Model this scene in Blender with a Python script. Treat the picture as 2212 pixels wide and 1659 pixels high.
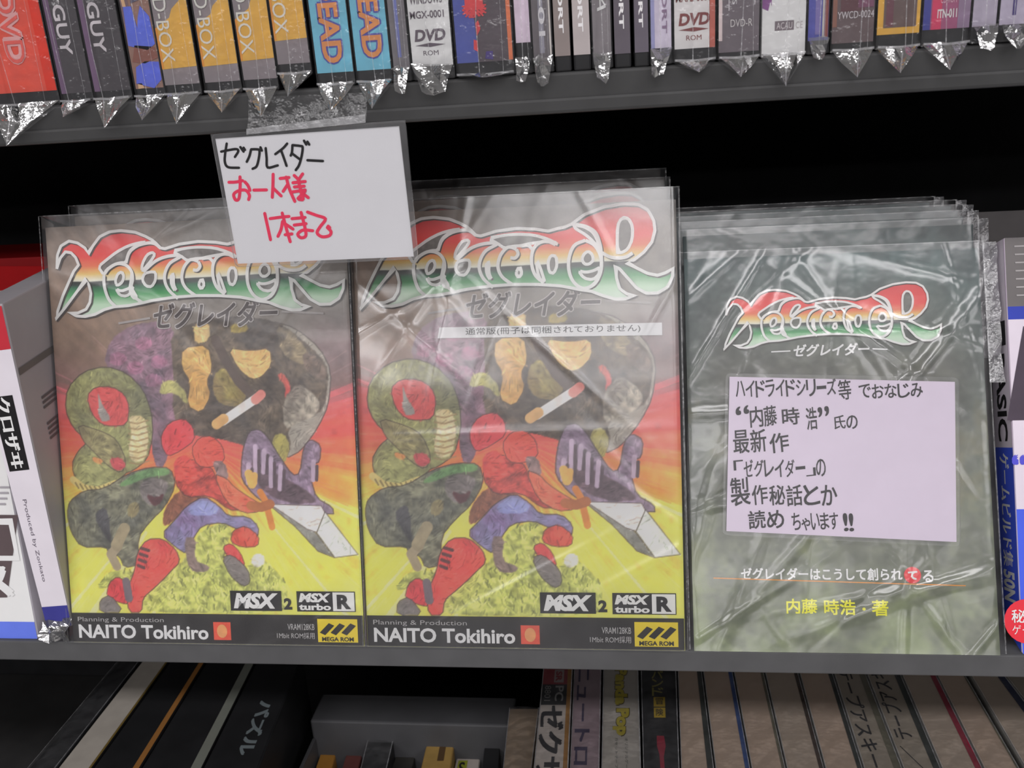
import bpy, bmesh, math, random
import numpy as np
from mathutils import Vector, Matrix
from mathutils.geometry import tessellate_polygon

S = bpy.context.scene
for o in list(bpy.data.objects):
    bpy.data.objects.remove(o)
COL = S.collection

# ------------------------------------------------------------------ camera
C0 = np.array([0.1379, -0.3786, 0.2628])
FW = np.array([-0.1355, 0.9336, -0.3317]); FW /= np.linalg.norm(FW)
RT = np.array([0.9905, 0.1202, -0.0664]); RT -= FW*RT.dot(FW); RT /= np.linalg.norm(RT)
UP = np.cross(RT, FW)
FPX = 2121.55
cd = bpy.data.cameras.new('camera')
cam = bpy.data.objects.new('camera', cd); COL.objects.link(cam)
cam.matrix_world = Matrix(((RT[0], UP[0], -FW[0], C0[0]), (RT[1], UP[1], -FW[1], C0[1]),
                           (RT[2], UP[2], -FW[2], C0[2]), (0, 0, 0, 1)))
cd.sensor_fit = 'HORIZONTAL'; cd.sensor_width = 36.0
cd.lens = FPX/2212*36.0
cd.clip_start = 0.01
cd.dof.use_dof = True; cd.dof.focus_distance = 0.42; cd.dof.aperture_fstop = 22
S.camera = cam

# ------------------------------------------------------------------ world, lamps, exposure
w = bpy.data.worlds.new('shop'); S.world = w; w.use_nodes = True
bg = w.node_tree.nodes['Background']
bg.inputs[0].default_value = (0.78, 0.79, 0.86, 1); bg.inputs[1].default_value = 0.08

def lamp(name, loc, size, power, color=(1, .975, .99)):
    l = bpy.data.lights.new(name, 'AREA'); l.shape = 'RECTANGLE'
    l.size, l.size_y = size; l.energy = power; l.color = color
    o = bpy.data.objects.new(name, l); COL.objects.link(o)
    o.location = loc                      # ceiling fittings shine straight down
    return o
# rows of fluorescent ceiling fittings in the aisle in front of the shelf
for yy in (-1.3, -2.6, -3.9, -5.2):
    for xx in (-1.3, 0.35, 2.0):
        lamp('ceiling_fitting', (xx, yy, 1.42), (1.25, 0.3), 34)
S.view_settings.view_transform = 'Standard'; S.view_settings.look = 'None'
S.view_settings.exposure = -1.20; S.view_settings.gamma = 1.0
S.view_settings.use_curve_mapping = False

# ------------------------------------------------------------------ helpers: rays to real planes
def ray(px, py):
    return FW + RT*(px-1106)/FPX - UP*(py-829.5)/FPX
def ony(px, py, y=0.0):
    d = ray(px, py); return C0 + d*(y-C0[1])/d[1]
def onz(px, py, z=0.0):
    d = ray(px, py); return C0 + d*(z-C0[2])/d[2]
def onpl(px, py, o, a):                  # millimetres on a plane leaning back by a from foot o
    n = np.array([0, -math.cos(a), math.sin(a)]); d = ray(px, py)
    P = C0 + d*(np.dot(np.array(o)-C0, n)/np.dot(d, n)) - np.array(o)
    return (P[0]*1000, (P[2]*math.cos(a)+P[1]*math.sin(a))*1000)

# ------------------------------------------------------------------ helpers: colour and materials
def lin(c):
    c = c/255.0
    return c/12.92 if c <= 0.04045 else ((c+0.055)/1.055)**2.4
KL = 0.72
def A(r, g, b, k=KL):                    # print colour as seen in the shop's light -> albedo
    return tuple(min(0.88, lin(v)/k) for v in (r, g, b))
MATS = {}
def pm(rgb, rough=0.5, var=0.05, scale=90.0, spec=0.4, coat=0.0, key=None):
    k = key or (tuple(round(v, 4) for v in rgb), rough, var, scale, spec, coat)
    if k in MATS: return MATS[k]
    m = bpy.data.materials.new('surface'); m.use_nodes = True; nt = m.node_tree
    p = nt.nodes['Principled BSDF']
    tc = nt.nodes.new('ShaderNodeTexCoord'); n = nt.nodes.new('ShaderNodeTexNoise')
    n.inputs['Scale'].default_value = scale; n.inputs['Detail'].default_value = 4
    nt.links.new(tc.outputs['Object'], n.inputs['Vector'])
    r = nt.nodes.new('ShaderNodeValToRGB')
    r.color_ramp.elements[0].position = .3; r.color_ramp.elements[1].position = .7
    r.color_ramp.elements[0].color = tuple(max(0, v*(1-var)) for v in rgb)+(1,)
    r.color_ramp.elements[1].color = tuple(min(1, v*(1+var)) for v in rgb)+(1,)
    nt.links.new(n.outputs['Fac'], r.inputs['Fac']); nt.links.new(r.outputs['Color'], p.inputs['Base Color'])
    p.inputs['Roughness'].default_value = rough; p.inputs['Specular IOR Level'].default_value = spec
    p.inputs['Coat Weight'].default_value = coat; p.inputs['Coat Roughness'].default_value = .15
    MATS[k] = m; return m
def plastic(name, haze=.05, gloss=.07, rough=.12, bump=.0, bscale=120., fres=.6, tint=(1, 1, 1)):
    if name in MATS: return MATS[name]
    m = bpy.data.materials.new(name); m.use_nodes = True; nt = m.node_tree; nt.nodes.clear()
    out = nt.nodes.new('ShaderNodeOutputMaterial')
    tr = nt.nodes.new('ShaderNodeBsdfTransparent'); tr.inputs[0].default_value = tint+(1,)
    gl = nt.nodes.new('ShaderNodeBsdfGlossy'); gl.inputs['Roughness'].default_value = rough
    df = nt.nodes.new('ShaderNodeBsdfDiffuse'); df.inputs[0].default_value = (.8, .8, .83, 1)
    tl = nt.nodes.new('ShaderNodeBsdfTranslucent'); tl.inputs[0].default_value = (.7, .7, .74, 1)
    md = nt.nodes.new('ShaderNodeMixShader'); md.inputs[0].default_value = .4
    m1 = nt.nodes.new('ShaderNodeMixShader'); m2 = nt.nodes.new('ShaderNodeMixShader')
    lw = nt.nodes.new('ShaderNodeLayerWeight'); lw.inputs['Blend'].default_value = .35
    ma = nt.nodes.new('ShaderNodeMath'); ma.operation = 'MULTIPLY_ADD'
    ma.inputs[1].default_value = fres; ma.inputs[2].default_value = gloss; ma.use_clamp = True
    tc = nt.nodes.new('ShaderNodeTexCoord'); nz = nt.nodes.new('ShaderNodeTexNoise')
    nz.inputs['Scale'].default_value = bscale; nz.inputs['Detail'].default_value = 3
    bp = nt.nodes.new('ShaderNodeBump'); bp.inputs['Strength'].default_value = bump
    bp.inputs['Distance'].default_value = .004
    L = nt.links.new
    L(tc.outputs['Object'], nz.inputs['Vector']); L(nz.outputs['Fac'], bp.inputs['Height'])
    L(bp.outputs[0], gl.inputs['Normal']); L(bp.outputs[0], lw.inputs['Normal'])
    hz = nt.nodes.new('ShaderNodeMath'); hz.operation = 'MULTIPLY'; hz.inputs[1].default_value = haze*2
    L(nz.outputs['Fac'], hz.inputs[0])
    L(df.outputs[0], md.inputs[1]); L(tl.outputs[0], md.inputs[2])
    L(hz.outputs[0], m1.inputs[0]); L(tr.outputs[0], m1.inputs[1]); L(md.outputs[0], m1.inputs[2])
    L(lw.outputs['Fresnel'], ma.inputs[0]); L(ma.outputs[0], m2.inputs[0])
    L(m1.outputs[0], m2.inputs[1]); L(gl.outputs[0], m2.inputs[2]); L(m2.outputs[0], out.inputs[0])
    MATS[name] = m; return m
def painted(name, rough=.4, coat=.0):
    m = bpy.data.materials.new(name); m.use_nodes = True; nt = m.node_tree
    p = nt.nodes['Principled BSDF']; at = nt.nodes.new('ShaderNodeAttribute'); at.attribute_name = 'Col'
    tc = nt.nodes.new('ShaderNodeTexCoord'); n = nt.nodes.new('ShaderNodeTexNoise')
    n.inputs['Scale'].default_value = 900; n.inputs['Detail'].default_value = 2
    mx = nt.nodes.new('ShaderNodeMix'); mx.data_type = 'RGBA'; mx.blend_type = 'SOFT_LIGHT'
    mx.inputs['Factor'].default_value = .12
    nt.links.new(tc.outputs['Object'], n.inputs['Vector'])
    nt.links.new(at.outputs['Color'], mx.inputs['A']); nt.links.new(n.outputs['Fac'], mx.inputs['B'])
    nt.links.new(mx.outputs['Result'], p.inputs['Base Color'])
    p.inputs['Roughness'].default_value = rough; p.inputs['Coat Weight'].default_value = coat
    return m
def ramp_mat(name, stops, z0, z1, rough=.4):     # printed gradient across an object's own height
    m = bpy.data.materials.new(name); m.use_nodes = True; nt = m.node_tree
    p = nt.nodes['Principled BSDF']; tc = nt.nodes.new('ShaderNodeTexCoord')
    sp = nt.nodes.new('ShaderNodeSeparateXYZ'); mr = nt.nodes.new('ShaderNodeMapRange')
    mr.inputs['From Min'].default_value = z0; mr.inputs['From Max'].default_value = z1
    n = nt.nodes.new('ShaderNodeTexNoise'); n.inputs['Scale'].default_value = 1.6/abs(z1-z0)
    ad = nt.nodes.new('ShaderNodeMath'); ad.operation = 'MULTIPLY_ADD'
    ad.inputs[1].default_value = .05
    r = nt.nodes.new('ShaderNodeValToRGB'); cr = r.color_ramp
    while len(cr.elements) < len(stops): cr.elements.new(.5)
    for e, (t, c) in zip(cr.elements, stops): e.position = t; e.color = c+(1,)
    L = nt.links.new
    L(tc.outputs['Object'], sp.inputs[0]); L(sp.outputs['Z'], mr.inputs['Value'])
    L(tc.outputs['Object'], n.inputs['Vector']); L(n.outputs['Fac'], ad.inputs[0])
    L(mr.outputs[0], ad.inputs[2]); L(ad.outputs[0], r.inputs['Fac'])
    L(r.outputs['Color'], p.inputs['Base Color']); p.inputs['Roughness'].default_value = rough
    return m

# ------------------------------------------------------------------ helpers: meshes
def nudge(mp, u, v, e, k):           # each print layer sits a few microns proud of the one below
    a = np.array(mp(u, v), float); n = np.cross(np.array(mp(u+e, v), float)-a, np.array(mp(u, v+e), float)-a)
    n /= (np.linalg.norm(n)+1e-20)
    return n*(-1 if n[1] > .3 else 1)*k*3e-6
class MB:
    def __init__(s): s.v = []; s.f = []; s.m = []; s.mats = []; s.smooth = []; s.lay = 0
    def mi(s, mat):
        if mat not in s.mats: s.mats.append(mat)
        return s.mats.index(mat)
    def add(s, vs, fs, mat, smooth=False):
        b = len(s.v); s.v.extend([tuple(map(float, p)) for p in vs]); i = s.mi(mat)
        for f in fs:
            s.f.append([b+k for k in f]); s.m.append(i); s.smooth.append(smooth)
    def hexa(s, P, mat, bevel=0.0):      # P: 8 corners, bottom 4 (ccw) then top 4
        bm = bmesh.new(); vs = [bm.verts.new(p) for p in P]
        for f in ((3, 2, 1, 0), (4, 5, 6, 7), (0, 1, 5, 4), (1, 2, 6, 5), (2, 3, 7, 6), (3, 0, 4, 7)):
            bm.faces.new([vs[i] for i in f])
        if bevel > 0: bmesh.ops.bevel(bm, geom=bm.edges[:], offset=bevel, segments=2, affect='EDGES', profile=.5)
        bm.verts.index_update()
        s.add([v.co[:] for v in bm.verts], [[v.index for v in f.verts] for f in bm.faces], mat); bm.free()
    def box(s, x0, x1, y0, y1, z0, z1, mat, bevel=0.0):
        s.hexa([(x0, y0, z0), (x1, y0, z0), (x1, y1, z0), (x0, y1, z0),
                (x0, y0, z1), (x1, y0, z1), (x1, y1, z1), (x0, y1, z1)], mat, bevel)
    def lean_box(s, x0, x1, y0, y1, z1, lean, mat, bevel=0.0):   # its foot lies flat on the board when it leans back
        a, b = y0*math.tan(lean), y1*math.tan(lean)
        s.hexa([(x0, y0, a), (x1, y0, a), (x1, y1, b), (x0, y1, b), (x0, y0, z1), (x1, y0, z1), (x1, y1, z1), (x0, y1, z1)], mat, bevel)
    def flat(s, mp, pts, mat):           # filled outline; mp turns (u,v) into a 3D point
        if len(pts) < 3: return
        tri = tessellate_polygon([[Vector((p[0], p[1], 0)) for p in pts]])
        P2 = pts; fs = []
        for t in tri:
            a, b, c = (P2[i] for i in t)
            cr = (b[0]-a[0])*(c[1]-a[1])-(b[1]-a[1])*(c[0]-a[0])
            if abs(cr) < 1e-12: continue
            fs.append(t if cr > 0 else (t[0], t[2], t[1]))
        s.add([mp(u, v) for u, v in pts], fs, mat)
    def rect(s, mp, u0, v0, u1, v1, mat): s.flat(mp, [(u0, v0), (u1, v0), (u1, v1), (u0, v1)], mat)
    def stroke(s, mp, pts, w, mat, taper=False, cap=True):
        pts = [np.array(p, float) for p in pts]
        if len(pts) < 2: return
        n = len(pts); Lf = []; Rt = []
        for i, p in enumerate(pts):
            a = pts[max(0, i-1)]; b = pts[min(n-1, i+1)]; d = b-a; l = np.hypot(*d)
            d = d/l if l > 1e-9 else np.array([1, 0.]); nn = np.array([-d[1], d[0]])
            k = w/2
            if 0 < i < n-1:
                e = pts[i]-pts[i-1]; e = e/(np.hypot(*e)+1e-12)
                k = k/max(.55, abs(np.dot(nn, np.array([-e[1], e[0]]))))
            if taper: k *= max(.15, math.sin(math.pi*(i+.5)/n)**.5)
            Lf.append(p+nn*k); Rt.append(p-nn*k)
        s.lay = (s.lay+3) % 54; ex = float(max(1e-6, np.ptp(np.array(pts), axis=0).max()*.01))
        n1 = nudge(mp, pts[0][0], pts[0][1], ex, 1); nd = n1*s.lay
        vs = [np.array(mp(*p))+nd+n1*(.12*i) for i, p in enumerate(Lf)]+[np.array(mp(*p))+nd+n1*(.12*i) for i, p in enumerate(Rt)]
        s.add(vs, [(n+i, n+i+1, i+1, i) for i in range(n-1)], mat)
        if cap and not taper:
            for q in (pts[0], pts[-1]):
                ring = [q+w/2*np.array([math.cos(t), math.sin(t)]) for t in np.linspace(0, 2*math.pi, 9)[:-1]]
                s.add([np.array(mp(*p))+nd+n1*(1 if q is pts[0] else 2) for p in ring], [tuple(range(8))], mat)
    def text(s, mp, body, u0, v0, u1, v1, mat, rot=0, bold=0.0, shear=0.0, keep=False, weight=None):
        cjk = any(ord(c) > 0x2000 for c in body)
        vs, fs = glyphs(body, 0.0 if cjk else bold, shear)
        if len(vs) == 0: return
        P = vs.copy()
        if rot == -90: P = np.stack([P[:, 1], -P[:, 0]], 1)
        elif rot == 90: P = np.stack([-P[:, 1], P[:, 0]], 1)
        elif rot == 180: P = -P
        lo, hi = P.min(0), P.max(0); sz = hi-lo
        sc = np.array([(u1-u0)/sz[0], (v1-v0)/sz[1]])
        if keep:
            k = sc.min(); off = (np.array([u1-u0, v1-v0])-sz*k)/2; sc = np.array([k, k])
        else: off = 0
        Q = (P-lo)*sc+np.array([u0, v0])+off
        s.lay = (s.lay+5) % 54; n0 = nudge(mp, u0, v0, (u1-u0)*.01, s.lay)
        s.add([np.array(mp(u, v))+n0 for u, v in Q], fs, mat)
        if cjk and bold > .004:          # thicker strokes for dense characters
            b = bold*sc.min()
            for i, (du, dv) in enumerate(((b, b), (b, -b), (-b, b), (-b, -b))):
                nd = nudge(mp, u0, v0, (u1-u0)*.01, s.lay+i+1); s.add([np.array(mp(u+du, v+dv))+nd for u, v in Q], fs, mat)
    def build(s, name, parent=None, loc=None):
        me = bpy.data.meshes.new(name); me.from_pydata(s.v, [], s.f)
        for m in s.mats: me.materials.append(m)
        me.polygons.foreach_set('material_index', s.m); me.polygons.foreach_set('use_smooth', s.smooth)
        me.update()
        o = bpy.data.objects.new(name, me); COL.objects.link(o)
        if parent: o.parent = parent
        if loc is not None: o.location = loc
        return o
GC = {}
def glyphs(body, bold=0.0, shear=0.0):
    k = (body, bold, shear)
    if k in GC: return GC[k]
    c = bpy.data.curves.new('t', 'FONT'); c.body = body; c.size = 1; c.offset = bold; c.shear = shear
    c.resolution_u = 3; c.fill_mode = 'FRONT'
    o = bpy.data.objects.new('t', c); COL.objects.link(o); bpy.context.view_layer.update()
    me = o.to_mesh()
    vs = np.array([v.co[:2] for v in me.vertices]).reshape(-1, 2); fs = []
    for p in me.polygons:
        i = list(p.vertices)
        a = sum(vs[i[j]][0]*vs[i[(j+1) % len(i)]][1]-vs[i[(j+1) % len(i)]][0]*vs[i[j]][1] for j in range(len(i)))
        fs.append(i if a > 0 else i[::-1])
    o.to_mesh_clear(); bpy.data.objects.remove(o); bpy.data.curves.remove(c)
    GC[k] = (vs, fs); return GC[k]
def empty(name, loc, rx=0, rz=0):
    o = bpy.data.objects.new(name, None); COL.objects.link(o); o.empty_display_size = .02
    o.location = loc; o.rotation_euler = (rx, 0, rz); return o
def tag(o, label, cat, group=None):
    o['label'] = label; o['category'] = cat
    if group: o['group'] = group
    return o
def copy_tree(o, parent=None):
    c = o.copy(); COL.objects.link(c)
    if parent: c.parent = parent
    for ch in list(o.children): copy_tree(ch, c)
    return c
def face(y):                              # local millimetres on an upright front face at depth y (m)
    return lambda u, v: (u/1000, y, v/1000)

# ------------------------------------------------------------------ shared materials
M_shelf = pm((.102, .102, .106), .5, .10, 60, .25)
M_shelf2 = pm((.060, .060, .061), .5, .10, 60, .22)  # same board grey, darkened to offset the stronger light on the upper board
M_dark = pm((.012, .012, .013), .7, .3, 40, .2)
M_black = pm((.011, .011, .012), .45, .2, 80, .4)
M_case = pm((.022, .022, .024), .35, .2, 80, .5)
M_ink = pm((.010, .009, .011), .55, .1, 200)
M_white = pm((.80, .80, .81), .45, .02, 60)
M_paper = pm((.77, .765, .80), .5, .015, 60)
M_red_pen = pm(A(226, 52, 84), .5, .08, 300)
P_bag = plastic('clear_bag', .05, .03, .12, .25, 160, .5)
P_sheet = plastic('clear_sheet', .075, .03, .24, .10, 60, .42)
P_bookbag = plastic('creased_sheet', .07, .05, .18, .10, 60, .35)
P_crinkle = plastic('crinkled_film', .16, .42, .13, .25, 200, .8)
P_fold = plastic('folded_film', .30, .10, .25, .3, 200, .5)
P_edge = plastic('sheet_edge', .10, .05, .25, .3, 200, .5)
P_slack = plastic('slack_sheet', .08, .10, .19, .05, 40, .5)
P_seam = plastic('seam_film', .34, .10, .2, .4, 250, .5)
P_lam = plastic('laminate', .008, .012, .25, .04, 50, .25)
P_rim = plastic('laminate_rim', .14, .05, .3, .05, 50, .4)
P_tape = plastic('clear_tape', .05, .05, .2, .5, 150, .4)

# ------------------------------------------------------------------ the shelving unit
XA, XB = -.62, .92
unit = empty('shelving_unit', (.15, .13, -.235))
tag(unit, 'dark grey metal shop shelving unit with thin front lips that carries all the goods', 'shelf')
UZ = Vector((.15, .13, -.235))
def ubuild(mb, name):
    mb.v = [(x-UZ.x, y-UZ.y, z-UZ.z) for x, y, z in mb.v]; return mb.build(name, unit)
TZ = .2497                                # top of the upper board
m = MB(); m.box(XA, XB, 0, .27, -.0111, 0, M_shelf, .0007); ubuild(m, 'shelf_board')
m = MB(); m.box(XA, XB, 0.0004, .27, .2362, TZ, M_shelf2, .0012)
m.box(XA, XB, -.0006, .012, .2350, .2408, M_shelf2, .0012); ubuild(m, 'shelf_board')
m = MB(); m.box(XA, XB, -.06, .27, -.235, -.22, pm((.035, .034, .034), .6, .15, 40, .2), .001); ubuild(m, 'shelf_board')
m = MB(); m.box(XA, XB, .27, .275, -.235, .50, M_dark); ubuild(m, 'back_panel')
for x in (XA-.012, XB):
    m = MB(); m.box(x, x+.012, -.0, .275, -.235, .50, M_shelf, .001); ubuild(m, 'side_panel')

# the shop around it: pale tiled floor and white ceiling of the aisle
def plane(name, z, rgb, kind):
    me = bpy.data.meshes.new(name); me.from_pydata([(-4, -6.5, z), (4, -6.5, z), (4, .6, z), (-4, .6, z)], [], [(0, 1, 2, 3)])
    me.materials.append(pm(rgb, .45, .08, 3)); o = bpy.data.objects.new(name, me); COL.objects.link(o)
    o['kind'] = kind; o['label'] = 'shop ' + name; return o
plane('floor', -1.0, (.42, .41, .39), 'structure'); plane('ceiling', 1.46, (.75, .75, .74), 'structure')

# ------------------------------------------------------------------ painted covers (colour laid on a fine mesh grid)
def vnoise(rng, nz, nx, cz, cx):
    g = rng.random((cz+2, cx+2)); z = np.linspace(0, cz, nz); x = np.linspace(0, cx, nx)
    zi = z.astype(int); xi = x.astype(int); fz = (z-zi)[:, None]; fx = (x-xi)[None, :]
    fz = fz*fz*(3-2*fz); fx = fx*fx*(3-2*fx)
    a = g[zi][:, xi]; b = g[zi][:, xi+1]; c = g[zi+1][:, xi]; d = g[zi+1][:, xi+1]
    return (a*(1-fx)+b*fx)*(1-fz)+(c*(1-fx)+d*fx)*fz
def fnoise(rng, nz, nx, c0, aspect=1.0, oct=4):
    t = 0; amp = 1; s = 0
    for k in range(oct):
        t = t+amp*vnoise(rng, nz, nx, max(1, int(c0*2**k)), max(1, int(c0*2**k*aspect))); s += amp; amp *= .6
    return t/s
class Paint:
    def __init__(s, wmm, hmm, step, seed):
        s.w, s.h = wmm, hmm; s.nx = int(wmm/step)+1; s.nz = int(hmm/step)+1
        s.U, s.V = np.meshgrid(np.linspace(0, wmm, s.nx), np.linspace(0, hmm, s.nz))
        s.c = np.zeros((s.nz, s.nx, 3)); s.rng = np.random.default_rng(seed)
        s.n1 = fnoise(s.rng, s.nz, s.nx, 10, .75); s.n2 = fnoise(s.rng, s.nz, s.nx, 40, .75, 3)
        s.n3 = fnoise(s.rng, s.nz, s.nx, 90, .6, 2); s.smap = None
    def mask(s, pts, soft=1):
        p = np.array(pts, float); m = np.zeros(s.U.shape, bool)
        for i in range(len(p)):
            (x0, y0), (x1, y1) = p[i], p[(i+1) % len(p)]
            if y0 == y1: continue
            c = ((s.V < y0) != (s.V < y1)) & (s.U < (x1-x0)*(s.V-y0)/(y1-y0)+x0)
            m ^= c
        m = m.astype(float)
        for _ in range(soft):
            q = np.pad(m, 1, mode='edge')
            m = (q[1:-1, 1:-1]*2+q[:-2, 1:-1]+q[2:, 1:-1]+q[1:-1, :-2]+q[1:-1, 2:])/6
        return m
    def mix(s, m, col): s.c += (np.asarray(col)-s.c)*m[..., None]
    def shape(s, pts, c1, c2=None, mott=.25, soft=1, line=0, seg=True, hatch=1.0):
        pts = smooth(pts) if seg else pts
        m = s.mask(pts, soft); c1 = np.array(c1, float)
        if c2 is None: c2 = c1*.62
        t = np.clip((s.n1-.5)*2.2+(s.n2-.5)*1.6+.42, 0, 1)[..., None]
        col = c1*(1-t)+np.array(c2, float)*t
        col = col*(1+(s.n3-.5)*mott*2)[..., None]
        s.mix(m, col)
        ys, xs = np.nonzero(m > .9)
        if len(ys) and hatch:
            th0 = s.rng.uniform(0, math.pi)
            for _ in range(int(len(ys)*.16/5.0*hatch)):
                q = s.rng.integers(len(ys)); u, v = xs[q]*s.U[0, 1], ys[q]*s.V[1, 0]
                th = th0+(s.n1[ys[q], xs[q]]-.5)*9; L = s.rng.uniform(.5, 1.7)
                s.line([(u-L*math.cos(th), v-L*math.sin(th)), (u+L*math.cos(th), v+L*math.sin(th))], s.rng.uniform(.3, .6), np.clip(s.c[ys[q], xs[q]]*s.rng.choice([.62, .74, 1.18, 1.3]), 0, 240), .6)
        if line: s.line(list(pts)+[pts[0]], line, (45, 36, 34), .75)
    def line(s, pts, wd, col, op=1.0):
        p = np.array(pts, float); d = np.full(s.U.shape, 1e9)
        for i in range(len(p)-1):
            a, b = p[i], p[i+1]; ab = b-a; L2 = ab.dot(ab)+1e-9
            x0, x1 = min(a[0], b[0])-wd-1, max(a[0], b[0])+wd+1; y0, y1 = min(a[1], b[1])-wd-1, max(a[1], b[1])+wd+1
            i0, i1 = np.searchsorted(s.U[0], [x0, x1]); j0, j1 = np.searchsorted(s.V[:, 0], [y0, y1])
            if i1 <= i0 or j1 <= j0: continue
            u = s.U[j0:j1, i0:i1]; v = s.V[j0:j1, i0:i1]
            t = np.clip(((u-a[0])*ab[0]+(v-a[1])*ab[1])/L2, 0, 1)
            dd = np.hypot(u-a[0]-t*ab[0], v-a[1]-t*ab[1])
            d[j0:j1, i0:i1] = np.minimum(d[j0:j1, i0:i1], dd)
        s.mix(np.clip((wd/2-d)/.35+.5, 0, 1)*op, col)
    def mesh(s, name, mat, parent, y=0.0, k=KL):
        nx, nz = s.nx, s.nz
        co = np.stack([s.U/1000, np.full(s.U.shape, y), s.V/1000], -1).reshape(-1, 3)
        i = np.arange(nz*nx).reshape(nz, nx)
        f = np.stack([i[:-1, :-1], i[:-1, 1:], i[1:, 1:], i[1:, :-1]], -1).reshape(-1, 4)
        me = bpy.data.meshes.new(name)
        me.vertices.add(len(co)); me.vertices.foreach_set('co', co.ravel())
        me.loops.add(f.size); me.loops.foreach_set('vertex_index', f.ravel())
        me.polygons.add(len(f)); me.polygons.foreach_set('loop_start', np.arange(0, f.size, 4))
        me.polygons.foreach_set('loop_total', np.full(len(f), 4))
        me.update(calc_edges=True)
        at = me.color_attributes.new('Col', 'FLOAT_COLOR', 'POINT')
        c = np.clip(s.c, 0, 255)/255; l = np.where(c <= .04045, c/12.92, ((c+.055)/1.055)**2.4)/k
        l = np.concatenate([np.clip(l, 0, .88), np.ones((nz, nx, 1))], -1)
        at.data.foreach_set('color', l.astype(np.float32).ravel())
        me.materials.append(mat); me.validate()
        o = bpy.data.objects.new(name, me); COL.objects.link(o); o.parent = parent; return o
def smooth(pts, it=1):
    p = [np.array(q, float) for q in pts]
    for _ in range(it):
        q = []
        for i in range(len(p)):
            a, b = p[i], p[(i+1) % len(p)]; q += [a*.78+b*.22, a*.22+b*.78]
        p = q
    return p
def spline(pts, n=6):
    p = [np.array(q, float) for q in pts]
    if len(p) < 3: return p
    e = [2*p[0]-p[1]]+p+[2*p[-1]-p[-2]]; out = []
    for i in range(1, len(e)-2):
        a, b, c, d = e[i-1:i+3]
        for t in np.linspace(0, 1, n, endpoint=False):
            out.append(.5*((2*b)+(c-a)*t+(2*a-5*b+4*c-d)*t*t+(3*b-a-3*c+d)*t**3))
    return out+[p[-1]]

# the two game boxes and the booklet lean back on the middle board
XL, XR, LEANL, LEANR, BW, BH, BD = -.1411, .0064, .2631, .2888, 146.0, 200.0, 24.0
XBK, LEANB, KW, KH = .1564, .4381, 129.1, 177.7
OR = (XR, 0, 0)
def q3(X, Y): return onpl(740+X/2.9105, 350+Y/2.9105, OR, LEANR)
def q4(X, Y): return onpl(740+X/2.9105, 850+Y/2.9105, OR, LEANR)
def Q3(*p): return [q3(*a) for a in p]
def Q4(*p): return [q4(*a) for a in p]

pc = Paint(BW, BH, .40, 7)
# sky of brush strokes: brown, red, orange and yellow, streaming out from the middle
uu = pc.U/BW; vv = 1-pc.V/BH
ang = np.arctan2(vv-.52, uu-.5); rad = np.hypot(vv-.52, uu-.5)
k = ((ang+math.pi)/(2*math.pi)*420).astype(int) % 420
st = pc.rng.random(420); st = (st+np.roll(st, 1)+np.roll(st, 2)*.6)/2.6
stk = st[k]; tt = vv+.05*(uu-.5)*np.sign(uu-.5)*2+(stk-.5)*.075
stops = [(0, (112, 98, 88)), (.30, (122, 98, 80)), (.42, (118, 88, 82)), (.455, (205, 86, 92)), (.53, (226, 78, 66)), (.60, (232, 112, 60)),
         (.665, (236, 160, 62)), (.72, (232, 208, 80)), (.86, (226, 210, 76)), (1, (232, 216, 84))]
for c in range(3): pc.c[..., c] = np.interp(tt, [a for a, _ in stops], [b[c] for _, b in stops])
pc.c *= (1+(stk-.5)*.22)[..., None]
lt = (stk > .74) & (rad > .3) & (vv > .5); pc.mix(lt*.45, (248, 240, 190))
gm = np.clip((uu-.28)/.2, 0, 1)*np.clip((.36-vv)/.05, 0, 1); pc.mix(gm*.8, (104, 102, 98))
gm = np.clip((uu-.8)/.1, 0, 1)*np.clip((.43-vv)/.1, 0, 1)*np.clip((vv-.2)/.1, 0, 1); pc.mix(gm*.7, (112, 88, 92))
for _ in range(700):
    a = pc.rng.uniform(-math.pi, math.pi); r0 = pc.rng.uniform(.18, .75); r1 = r0+pc.rng.uniform(.03, .16)
    p = [((.5+r*math.cos(a))*BW, (1-(.52+r*math.sin(a)))*BH) for r in (r0, r1)]
    if not (0 < p[0][0] < BW and 0 < p[0][1] < BH*.66): continue
    j, i = min(pc.nz-1, int(p[0][1]/.4)), min(pc.nx-1, int(p[0][0]/.4))
    pc.line(p, pc.rng.uniform(.3, .9), np.clip(pc.c[j, i]*pc.rng.choice([.88, 1.12, 1.2])+np.array((8, 8, 14)), 0, 246), .5)
# a grey disc and the dark looming bulk in front of it
pc.shape(Q3((1560, 930), (1740, 980), (1900, 1110), (1975, 1260), (1950, 1480), (1880, 1620), (1760, 1780), (1640, 1840), (1560, 1700), (1500, 1300)), (150, 144, 132), (128, 122, 112), .12, line=.5)
pc.shape(Q3((420, 1230), (470, 1060), (620, 960), (860, 930), (960, 1100), (960, 1500), (880, 1650), (820, 1900), (740, 1880), (720, 1500), (600, 1350)), (128, 96, 112), (84, 70, 82), .3)
for x, y in ((520, 1180), (700, 1080), (640, 1240), (800, 1200), (760, 1320)):
    pc.shape(Q3((x-60, y-20), (x+10, y-50), (x+70, y), (x+20, y+50), (x-50, y+40)), (150, 96, 122), (105, 78, 98), .3)
pc.shape(Q3((880, 1000), (1100, 930), (1320, 900), (1600, 930), (1760, 1040), (1900, 1160), (1960, 1260), (1920, 1520), (1800, 1560), (1660, 1640), (1690, 1760), (1600, 1900), (1400, 1760), (1180, 1700), (960, 1680), (880, 1540), (900, 1300)), (92, 80, 66), (52, 45, 40), .35)
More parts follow.
